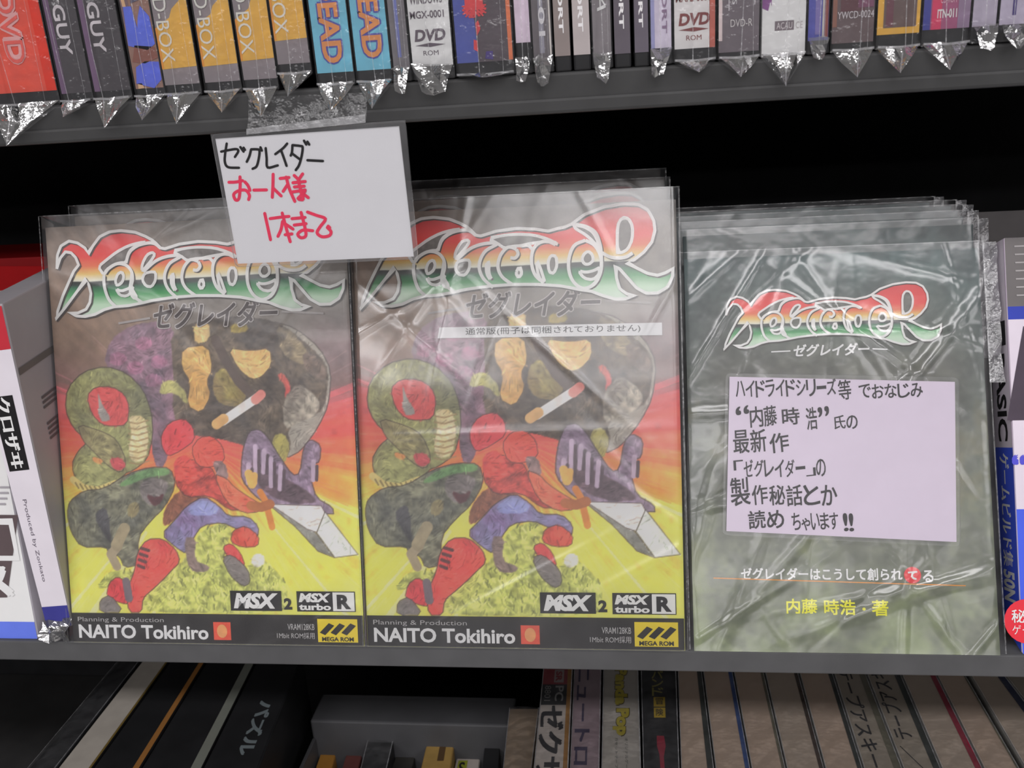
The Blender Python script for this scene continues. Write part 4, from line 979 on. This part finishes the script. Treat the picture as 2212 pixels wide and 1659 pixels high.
def d_box(m, mp, W, H, dz=0):
    m.rect(mp(.0001), .2, 4.6, W-.2, H-4, K(132, 124, 128)); m.flat(mp(.0002), [(.2, 10.5+dz), (W-.2, 11+dz), (W-.2, 37+dz), (W*.55, 32+dz), (W*.45, 29+dz), (.2, 25.5+dz)], K(238, 164, 76))
    m.rect(mp(.0003), .2, 10.8+dz, 1.0, 25.6+dz, K(232, 140, 60))
    m.text(mp(.0004), 'DVD-BOX', 1.0, 13+dz, 6.2, 46+dz, K(220, 208, 202), rot=-90, bold=.0)
case(361, 438, 'orange and grey spine right of the blue and brown picture spine', M_case, d_box, 'tip', -1, 10.5, seam=.4)
case(447, 525, 'orange and grey spine in the middle of the three standing level', M_case, d_box, 'tip', 1.5, 7.5, seam=.5)
case(530, 604, 'orange and grey spine just left of the raised one', M_case, lambda m, mp, W, H: d_box(m, mp, W, H, 1), 'tip', 1.5, 10, seam=.5)
case(607, 679, 'orange and grey spine sitting higher than its neighbours beside the blue spines', M_case, lambda m, mp, W, H: d_box(m, mp, W, H, 2.5), 'tip', -1, 8, seam=.4, raised=4.8)
def d_dead(m, mp, W, H, dz=0):
    m.rect(mp(.0001), .25, 5.2, W-.25, H-4, K(112, 178, 200)); r = (3.4, 8.6+dz, 11.0, 38.5+dz)
    for dx, d2 in ((-.55, 0), (.55, 0), (0, .55), (0, -.55), (.4, .4), (-.4, -.4)): m.text(mp(.0002), 'DEAD', r[0]+dx, r[1]+d2, r[2]+dx, r[3]+d2, K(84, 84, 160), rot=-90, bold=.035)
    m.text(mp(.0003), 'DEAD', *r, K(224, 138, 84), rot=-90, bold=.03)
case(688, 769, 'light blue spine with orange capitals next to the raised orange case', M_case, d_dead, 'tip', -1, 9.5, seam=.4)
case(773, 850, 'light blue spine with orange capitals, the right one of the two blue spines', M_case, lambda m, mp, W, H: d_dead(m, mp, W, H, 1), 'tip', 0, 9.5, seam=.5)
case(852, 891, 'thin grey and blue spine in cloudy film beside the right light blue spine', M_case, plain((116, 112, 116), 5, lambda m, mp, W, H: m.rect(mp(.0002), W*.35, 9, W*.55, H-4, K(106, 112, 166))), 'crumple', 0, 7)
def d_rom(code, title, red):
    def d(m, mp, W, H):
        c = (222, 220, 216) if not red else (216, 206, 206)
        m.rect(mp(.0001), .3, 5.2, W-.3-(2.0 if red else 0), H-4, K(*c, v=.02)); I = K(92, 82, 92) if not red else K(120, 62, 62)
        if red: m.rect(mp(.0001), W-2.2, 5.2, W-.3, H-4, K(176, 96, 84))
        z = 9 if not red else 8
        m.text(mp(.0002), 'ROM', W*.30, z, W*.66, z+1.7, I)
        m.flat(mp(.0002), [(W*.12, z+3.6), (W*.48, z+2.9), (W*.84, z+3.6), (W*.48, z+4.4)], I)
        m.text(mp(.0002), 'DVD', W*.12, z+5.0, W*.86, z+9.2, I, bold=.04, shear=.15)
        m.text(mp(.0002), code, W*.06, z+13, W*.86, z+15.6, I, bold=.015); m.text(mp(.0002), title, W*.08, z+18, W*.84, z+21, I, bold=.01)
    return d
case(893, 984, 'white label spine in grey lettering left of the widest dark blue case', M_case, d_rom('MGX-0001', 'WINDOWS', False), 'crumple', .5, 8)
def d_wide(m, mp, W, H):
    m.rect(mp(.0001), .4, 5.4, W-.4, H-4, K(84, 76, 82)); m.flat(mp(.0002), [(.4, 5.4), (8.5, 5.4), (8, 20), (5.6, 30), (4, H-5), (.4, H-5)], K(78, 88, 156))
    m.rect(mp(.0002), W-2.0, 5.6, W-.5, H-4, K(206, 116, 80)); R_ = K(206, 74, 78)
    m.text(mp(.0003), '慕', 4.2, 21.5, 12.2, 29, R_, bold=.07); m.text(mp(.0003), '恋', 4.4, 28, 12.4, 36, R_, bold=.06)
    m.flat(mp(.0003), [(8.5, 14.5), (10, 17), (9.4, 20), (8.2, 19)], R_); m.flat(mp(.0003), [(7, 10), (8.6, 9), (8.6, 13), (7.2, 13.4)], R_); m.flat(mp(.0003), [(11, 6.5), (14, 6), (14, 9), (11.5, 9)], K(76, 64, 122))
case(988, 1114, 'widest dark blue and brown case with red brushed characters on its spine', M_case, d_wide, 'tip', 0, 1.0, seam=.45)
case(1117, 1152, 'pale pink blank spine with dark foot, right of the widest dark case', M_case, plain((206, 190, 206), 11.2), 'crumple', -1, 4)
def d_grey(body, txt, c, z=13.5, fg=(206, 204, 206)):
    def d(m, mp, W, H):
        m.rect(mp(.0001), .25, body, W-.25, H-4, K(*c)); m.text(mp(.0002), txt, W*.34, z, W*.62, z+27, K(*fg), rot=-90, bold=.03)
    return d
case(1153, 1197, 'dark spine in film with a pale number, right of the blank pink spine', M_case, lambda m, mp, W, H: (m.rect(mp(.0001), .25, 4.5, W-.25, H-4, K(104, 98, 102)), m.rect(mp(.0002), W*.36, 7, W*.6, H-4, K(138, 136, 148)), m.rect(mp(.0002), W-1.0, 6, W-.4, H-4, K(206, 200, 196)), m.text(mp(.0003), '2-01', W*.36, 13, W*.68, 33, K(206, 204, 208), rot=-90, bold=.02)), 'crumple', 0, 6)
case(1199, 1236, 'brown grey spine with white capitals, the darker left one of a matching pair', M_case, d_grey(5.6, 'REPORT', (122, 112, 110)), None)
case(1239, 1279, 'lighter grey spine with white capitals, right one of the matching pair', M_case, d_grey(5.6, 'REPORT', (158, 150, 150)), None)
case(1281, 1324, 'grey spine in crinkled film with white brushed script', M_case, lambda m, mp, W, H: (m.rect(mp(.0001), .25, 4.5, W-.25, H-4, K(128, 122, 126)), m.text(mp(.0003), 'UA', W*.3, 20, W*.75, 34, K(212, 210, 214), rot=-90, bold=.0, shear=.3)), 'crumple', 0, 7)
case(1327, 1365, 'dark bluish spine with white capitals just right of the crinkled script case', M_case, d_grey(5.0, 'REPORT', (84, 78, 86)), None)
case(1370, 1404, 'dark bluish spine with white capitals just left of the lilac film spine', M_case, d_grey(5.0, 'REPORT', (88, 82, 92)), None)
case(1405, 1453, 'spine painted lilac white as shiny film glare beside the white disc label in red lettering', M_case, lambda m, mp, W, H: (m.rect(mp(.0001), .25, 6, W-.25, H-4, K(200, 192, 212)), m.rect(mp(.0002), .25, 6, 1.6, H-4, K(150, 150, 190)), m.text(mp(.0003), 'REPORT', W*.55, 11, W*.78, 36, K(132, 110, 136), rot=-90, bold=.02)), 'crumple', -1.5, 5)  # lilac white is the bag's glare painted onto the spine
case(1455, 1547, 'white disc label spine in dark red lettering with a brown stripe', M_case, d_rom('MAFB-0001', 'WINDOWS', True), 'tip', 1.0, 4)
def d_dvdr(m, mp, W, H):
    m.rect(mp(.0001), .25, 3, W-.25, H-4, K(106, 98, 104)); m.rect(mp(.0002), .25, 7, 1.5, H-4, K(206, 190, 190))
    m.text(mp(.0003), 'DVD-R', W*.3, 11.5, W*.82, 14, K(200, 196, 196)); m.text(mp(.0003), 'collections', W*.34, 19, W*.5, 42, K(184, 180, 184), rot=-90); m.text(mp(.0003), 'originals', W*.58, 20, W*.72, 40, K(150, 146, 152), rot=-90)
    m.rect(mp(.0003), W*.25, 17, W*.27, H-5, K(196, 190, 196)); m.rect(mp(.0003), W*.86, 18.5, W*.88, H-5, K(196, 190, 196))
case(1550, 1641, 'dark grey spine with small white lettering and two thin white rules', M_case, d_dvdr, 'tip', 0, 6.5, seam=.6)
def d_white(m, mp, W, H):
    m.rect(mp(.0001), .2, .6, W-.2, H-4, K(216, 212, 216, v=.02)); m.flat(mp(.0002), [(.2, 17), (2.2, 16), (2.9, 19), (3.4, 17.5), (4, H-5), (.2, H-5)], K(124, 78, 130)); m.rect(mp(.0003), .6, 20, 1.9, H-5, K(82, 62, 86))
    m.rect(mp(.0002), 4.6, 9.2, 11.2, 12.4, K(112, 102, 108)); m.text(mp(.0003), 'ACAU', 5.2, 9.7, 10.6, 11.9, K(196, 190, 192)); m.text(mp(.0003), 'CE', 11.8, 9.7, 14.2, 11.9, K(176, 170, 172))
case(1643, 1740, 'white boxed case with a purple corner and a small grey label', pm((.62, .61, .62), .4, .03), d_white, 'tip', 0, 10.5, seam=.55)
case(1742, 1789, 'thin blue and violet spine with brown right edge, beside the white boxed case', M_case, lambda m, mp, W, H: (m.rect(mp(.0001), .2, 5, W-.2, H-4, K(84, 86, 160)), m.rect(mp(.0002), W*.35, 7, W*.62, H-4, K(122, 112, 166)), m.rect(mp(.0002), W-1.5, 6, W-.3, H-4, K(136, 76, 72)), m.rect(mp(.0002), W-2.3, 6, W-1.6, H-4, K(190, 186, 180))), 'crumple', -.5, 1)
def d_brown(m, mp, W, H):
    m.rect(mp(.0001), .25, 3.5, W-.25, H-4, K(98, 84, 86)); m.rect(mp(.0002), W*.2, 14, W*.75, H-4, K(92, 60, 66)); m.rect(mp(.0003), W*.6, 15, W*.96, H-4, K(116, 72, 96)); m.rect(mp(.0002), W*.02, 9, W*.12, H-4, K(132, 92, 80))
    m.text(mp(.0004), 'YWCD-0024', W*.13, 11.6, W*.97, 14.0, K(196, 190, 194))
case(1793, 1887, 'dark brown spine with a white code number, left of the gold framed spine', M_case, d_brown, 'tip', .5, 9, seam=.62)
def d_gold(m, mp, W, H):
    m.rect(mp(.0001), .2, 5.4, W-.2, H-4, K(214, 162, 70)); m.rect(mp(.0002), 2.2, 7.6, W-1.4, H-5, K(100, 84, 82)); m.rect(mp(.0003), 3, 8, 5.4, H-5, K(104, 66, 76))
case(1890, 1985, 'spine with a bright gold frame around a brown panel', M_case, d_gold, 'tip', -.5, 8.5, seam=.6)
def d_itn(m, mp, W, H):
    m.rect(mp(.0001), .2, 6, W-.2, H-4, K(150, 84, 116)); m.rect(mp(.0002), .2, 6, 2.6, H-4, K(62, 66, 138)); m.rect(mp(.0002), 3.0, 6, 6.2, H-4, K(196, 62, 96)); m.rect(mp(.0002), W-4.2, 6, W-.2, H-4, K(136, 116, 140))
    m.text(mp(.0003), 'ITN-011', 4.8, 9.6, W-4.6, 12.6, K(222, 208, 210), bold=.03); m.text(mp(.0003), 'CD-ROM', 5.6, 14.5, W-5, 17, K(206, 168, 184)); m.text(mp(.0003), 'ITN', 5.6, 18.5, W-5, 21, K(206, 168, 184))
case(1988, 2092, 'magenta spine with a blue left edge and a white code number', M_case, d_itn, 'tip', 0, 8.5, seam=.45)
case(2094, 2150, 'spine painted pale lilac for the glare on its cloudy film beside the magenta spine', M_case, plain((168, 160, 176), 6), 'crumple', 0, 1)  # pale lilac stands in for glare on the film
case(2152, 2216, 'spine painted lilac for glare on its cloudy film, dark blue stripe, far right', M_case, plain((176, 168, 186), 6, lambda m, mp, W, H: m.rect(mp(.0002), W*.45, 9, W*.58, H-4, K(66, 54, 110))), 'crumple', 0, 1)  # lilac again is film glare put into the spine colour

# ------------------------------------------------------------------ goods lying spine up in the lower bay
ZS, DECK = -.075, -.22
def spine_up(name, label, cat, tx, bx, draw, body, z=ZS, yt=1452, yb=1659, back=.22, front=.35, group=None, bottom=DECK, bag=False, strip=None):
    tx = (tx[0]+1.2, tx[1]-1.2); bx = (bx[0]+1.2, bx[1]-1.2)
    P = [onz(tx[0], yt, z), onz(tx[1], yt, z), onz(bx[1], yb, z), onz(bx[0], yb, z)]   # back-left, back-right, front-right, front-left
    BLx, BRx, FRx, FLx = P[0]+(P[0]-P[3])*back, P[1]+(P[1]-P[2])*back, P[2]+(P[2]-P[1])*front, P[3]+(P[3]-P[0])*front
    c = (BLx+BRx+FRx+FLx)/4; t = empty(name, (c[0], c[1], bottom)); tag(t, label, cat, group)
    L = lambda p: (p[0]-c[0], p[1]-c[1], p[2]-bottom); dn = np.array([0, 0, bottom-z])
    m = MB(); m.hexa([L(FLx+dn), L(FRx+dn), L(BRx+dn), L(BLx+dn), L(FLx), L(FRx), L(BRx), L(BLx)], body, .0007); m.build('case', t)
    def mp(e): return lambda s, v: L((P[3]*(1-v)+P[0]*v)*(1-s)+(P[2]*(1-v)+P[1]*v)*s+np.array([0, 0, e]))
    lo, hi = -front*.97, 1+back*.97
    m = MB(); draw(m, mp, lo, hi); m.build('spine_label', t)
    if strip:
        m = MB(); m.rect(mp(.0004), strip[0], lo, strip[1], hi, strip[2]); m.build('edge_strip', t)
    if bag:
        m = MB(); rg = random.Random(int(tx[0])); V = []; F = []; n = 16
        for i in range(n+1):
            v = lo+(hi-lo)*i/n
            for s_, e in ((.0, .0004), (.3, .0016), (.7, .0016), (1.0, .0004)): V.append(mp(e+rg.uniform(-.0002, .0005))(s_, v))
        for i in range(n):
            for j in range(3): b = 4*i+j; F.append((b, b+1, b+5, b+4))
        m.add(V, F, P_bag); m.stroke(mp(.0012), [(.015, lo), (.015, hi)], .02, P_fold, cap=False); m.stroke(mp(.0012), [(.985, lo), (.985, hi)], .03, P_fold, cap=False)
        m.build('plastic_bag', t)
    return t
def fill(c, extra=None, s0=.03, s1=.97, e=.0002):
    def d(m, mp, lo, hi):
        m.rect(mp(e), s0, lo, s1, hi, c)
        if extra: extra(m, mp, lo, hi)
    return d
CR = pm((.47, .36, .28), .45, .05, 70); CR2 = pm((.43, .35, .28), .45, .05, 70); CRd = pm((.32, .275, .22), .5, .06, 70)
M_navy = pm((.02, .025, .07), .4); M_dbl = pm((.03, .07, .22), .4); M_dgr = pm((.03, .035, .03), .4); M_dbr = pm((.05, .03, .02), .4); M_drd = pm((.28, .015, .04), .4); M_ol = pm((.14, .13, .09), .45)
BAY_SHADE = .72
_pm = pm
def pm(rgb, *a, **k): return _pm(tuple(v*BAY_SHADE for v in rgb), *a, **k)   # colours from here on, darkened to stand in for the bay's shade
GS = 'cream cases spine up in the lower bay'
W_ = lambda a, b: b-a
def cream(tx, bx, label, stripmat, sw, draw=None, mat=CR): 
    return spine_up('cassette_case', label, 'game case', tx, bx, draw or fill(mat), pm((.30, .29, .27), .4), bag=True, strip=(1-sw, 1.0, stripmat), group=GS)
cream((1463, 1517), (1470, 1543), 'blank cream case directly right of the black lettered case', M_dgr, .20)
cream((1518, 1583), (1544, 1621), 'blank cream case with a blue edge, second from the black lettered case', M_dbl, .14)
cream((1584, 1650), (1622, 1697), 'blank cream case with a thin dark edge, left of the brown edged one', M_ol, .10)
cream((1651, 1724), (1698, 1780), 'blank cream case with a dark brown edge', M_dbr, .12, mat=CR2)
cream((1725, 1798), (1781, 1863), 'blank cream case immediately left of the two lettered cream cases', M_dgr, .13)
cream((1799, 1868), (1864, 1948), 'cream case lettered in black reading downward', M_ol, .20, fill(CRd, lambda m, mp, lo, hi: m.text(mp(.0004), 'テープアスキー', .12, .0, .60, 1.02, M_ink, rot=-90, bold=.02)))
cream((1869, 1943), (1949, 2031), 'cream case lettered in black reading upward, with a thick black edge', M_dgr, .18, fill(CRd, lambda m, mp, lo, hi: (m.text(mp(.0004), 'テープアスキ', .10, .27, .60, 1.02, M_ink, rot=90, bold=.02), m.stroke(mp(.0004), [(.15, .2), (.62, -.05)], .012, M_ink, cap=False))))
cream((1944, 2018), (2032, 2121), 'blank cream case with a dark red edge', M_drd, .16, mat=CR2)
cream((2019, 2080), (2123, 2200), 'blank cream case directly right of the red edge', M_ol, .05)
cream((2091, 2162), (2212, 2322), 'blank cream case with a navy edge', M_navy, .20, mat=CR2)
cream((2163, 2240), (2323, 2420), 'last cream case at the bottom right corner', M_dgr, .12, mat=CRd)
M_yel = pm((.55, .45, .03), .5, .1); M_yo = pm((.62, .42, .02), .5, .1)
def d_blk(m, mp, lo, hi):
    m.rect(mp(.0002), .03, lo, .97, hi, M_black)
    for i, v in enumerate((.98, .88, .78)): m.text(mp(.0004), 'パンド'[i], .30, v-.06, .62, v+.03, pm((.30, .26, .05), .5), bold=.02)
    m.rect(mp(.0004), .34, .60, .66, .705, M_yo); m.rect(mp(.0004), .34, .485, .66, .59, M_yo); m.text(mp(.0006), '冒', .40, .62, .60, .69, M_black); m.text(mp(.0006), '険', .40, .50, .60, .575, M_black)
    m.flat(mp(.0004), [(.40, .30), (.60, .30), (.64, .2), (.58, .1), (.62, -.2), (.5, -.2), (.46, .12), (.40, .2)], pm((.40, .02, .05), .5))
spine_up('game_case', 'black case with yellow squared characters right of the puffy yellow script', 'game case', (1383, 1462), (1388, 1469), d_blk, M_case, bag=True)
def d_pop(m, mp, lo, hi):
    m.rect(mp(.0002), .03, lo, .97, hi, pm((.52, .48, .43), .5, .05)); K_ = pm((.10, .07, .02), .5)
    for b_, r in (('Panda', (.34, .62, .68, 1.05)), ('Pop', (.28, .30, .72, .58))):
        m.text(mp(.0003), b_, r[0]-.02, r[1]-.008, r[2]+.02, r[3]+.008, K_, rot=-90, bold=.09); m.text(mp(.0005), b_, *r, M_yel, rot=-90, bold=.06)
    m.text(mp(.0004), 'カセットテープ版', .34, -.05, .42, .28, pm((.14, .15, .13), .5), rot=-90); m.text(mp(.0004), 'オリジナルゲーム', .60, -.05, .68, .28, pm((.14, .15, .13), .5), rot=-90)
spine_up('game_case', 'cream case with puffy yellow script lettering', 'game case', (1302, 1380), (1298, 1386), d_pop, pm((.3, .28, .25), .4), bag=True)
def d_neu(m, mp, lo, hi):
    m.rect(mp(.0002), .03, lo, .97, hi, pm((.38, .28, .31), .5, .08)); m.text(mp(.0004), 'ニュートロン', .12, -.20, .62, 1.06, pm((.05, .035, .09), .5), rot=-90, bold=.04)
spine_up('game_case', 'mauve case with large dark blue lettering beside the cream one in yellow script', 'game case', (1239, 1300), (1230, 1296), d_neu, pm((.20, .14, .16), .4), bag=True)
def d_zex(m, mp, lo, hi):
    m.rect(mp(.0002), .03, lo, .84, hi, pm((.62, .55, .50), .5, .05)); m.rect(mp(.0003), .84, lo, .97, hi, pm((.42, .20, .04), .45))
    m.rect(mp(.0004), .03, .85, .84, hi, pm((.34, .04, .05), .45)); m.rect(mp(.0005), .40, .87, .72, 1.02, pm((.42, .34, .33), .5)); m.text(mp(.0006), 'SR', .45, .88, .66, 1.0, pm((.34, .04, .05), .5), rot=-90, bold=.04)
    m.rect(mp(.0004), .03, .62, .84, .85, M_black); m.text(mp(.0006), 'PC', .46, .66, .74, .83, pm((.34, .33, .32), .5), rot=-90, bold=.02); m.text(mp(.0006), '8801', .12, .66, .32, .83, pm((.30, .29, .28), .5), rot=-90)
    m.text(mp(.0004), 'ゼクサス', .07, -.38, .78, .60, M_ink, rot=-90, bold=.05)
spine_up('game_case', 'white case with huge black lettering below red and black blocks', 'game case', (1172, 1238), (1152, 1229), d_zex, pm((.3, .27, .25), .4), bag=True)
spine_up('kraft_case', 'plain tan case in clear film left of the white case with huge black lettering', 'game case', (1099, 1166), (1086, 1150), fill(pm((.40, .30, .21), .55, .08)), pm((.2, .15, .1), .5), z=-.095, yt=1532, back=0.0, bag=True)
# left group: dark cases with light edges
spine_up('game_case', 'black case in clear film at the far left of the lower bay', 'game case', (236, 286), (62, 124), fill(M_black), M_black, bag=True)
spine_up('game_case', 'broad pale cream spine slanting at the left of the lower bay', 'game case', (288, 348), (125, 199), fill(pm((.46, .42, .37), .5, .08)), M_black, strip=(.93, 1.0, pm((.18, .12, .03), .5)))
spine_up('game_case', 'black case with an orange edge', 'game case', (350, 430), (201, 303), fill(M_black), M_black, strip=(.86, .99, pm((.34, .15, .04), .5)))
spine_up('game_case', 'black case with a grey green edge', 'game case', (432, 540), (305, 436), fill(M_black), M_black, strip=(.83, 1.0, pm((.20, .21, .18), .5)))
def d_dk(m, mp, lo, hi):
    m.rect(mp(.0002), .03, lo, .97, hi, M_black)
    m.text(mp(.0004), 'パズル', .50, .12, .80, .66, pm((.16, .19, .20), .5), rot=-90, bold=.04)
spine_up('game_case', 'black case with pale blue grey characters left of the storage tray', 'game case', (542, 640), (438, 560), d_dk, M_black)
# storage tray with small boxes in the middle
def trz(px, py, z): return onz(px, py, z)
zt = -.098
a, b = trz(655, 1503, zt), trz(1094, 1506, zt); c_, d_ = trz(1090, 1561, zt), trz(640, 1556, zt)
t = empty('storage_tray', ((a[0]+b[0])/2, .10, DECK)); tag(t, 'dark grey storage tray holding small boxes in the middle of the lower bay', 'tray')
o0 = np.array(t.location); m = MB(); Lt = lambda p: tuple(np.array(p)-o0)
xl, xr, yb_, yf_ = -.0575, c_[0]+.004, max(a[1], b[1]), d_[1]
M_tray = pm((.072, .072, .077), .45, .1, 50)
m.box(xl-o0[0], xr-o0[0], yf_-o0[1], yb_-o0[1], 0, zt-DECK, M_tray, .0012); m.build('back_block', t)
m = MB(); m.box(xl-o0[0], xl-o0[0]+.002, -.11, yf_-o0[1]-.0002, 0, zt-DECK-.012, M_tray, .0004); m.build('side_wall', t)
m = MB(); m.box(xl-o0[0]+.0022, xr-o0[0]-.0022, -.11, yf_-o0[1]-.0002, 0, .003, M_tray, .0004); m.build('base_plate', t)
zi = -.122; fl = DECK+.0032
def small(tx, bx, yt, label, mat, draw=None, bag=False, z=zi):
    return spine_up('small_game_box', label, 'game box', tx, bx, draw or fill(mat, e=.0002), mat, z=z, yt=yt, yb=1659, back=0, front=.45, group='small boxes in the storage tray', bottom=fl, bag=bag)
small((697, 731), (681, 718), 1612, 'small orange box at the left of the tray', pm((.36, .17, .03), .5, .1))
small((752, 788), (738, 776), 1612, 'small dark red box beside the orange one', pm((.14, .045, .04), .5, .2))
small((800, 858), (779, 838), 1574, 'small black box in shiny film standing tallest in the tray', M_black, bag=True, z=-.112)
small((868, 908), (845, 892), 1592, 'small black box between the shiny black one and the gold one', pm((.03, .028, .025), .5, .3))
small((924, 985), (908, 975), 1590, 'small gold box with a dark patch', pm((.36, .22, .06), .45, .15), lambda m, mp, lo, hi: (m.rect(mp(.0002), .04, lo, .96, hi, pm((.38, .24, .07), .45, .15)), m.rect(mp(.0004), .50, .2, .72, .85, pm((.09, .05, .02), .5))), z=-.114)
small((990, 1042), (980, 1036), 1616, 'small white box with a blue emblem and a green letter', pm((.42, .38, .34), .5, .1), lambda m, mp, lo, hi: (m.rect(mp(.0002), .04, lo, .96, hi, pm((.46, .41, .37), .5)), m.flat(mp(.0004), [(.2, .5), (.5, .42), (.66, .6), (.5, .85), (.3, .8)], pm((.05, .12, .25), .5)), m.rect(mp(.0004), .12, -.45, .5, .34, pm((.30, .34, .03), .5)), m.text(mp(.0006), 'S', .18, -.35, .42, .25, M_ink, bold=.02)))
small((1047, 1082), (1040, 1078), 1597, 'small black box at the right end of the tray', M_black, z=-.114)
bpy.context.view_layer.update()
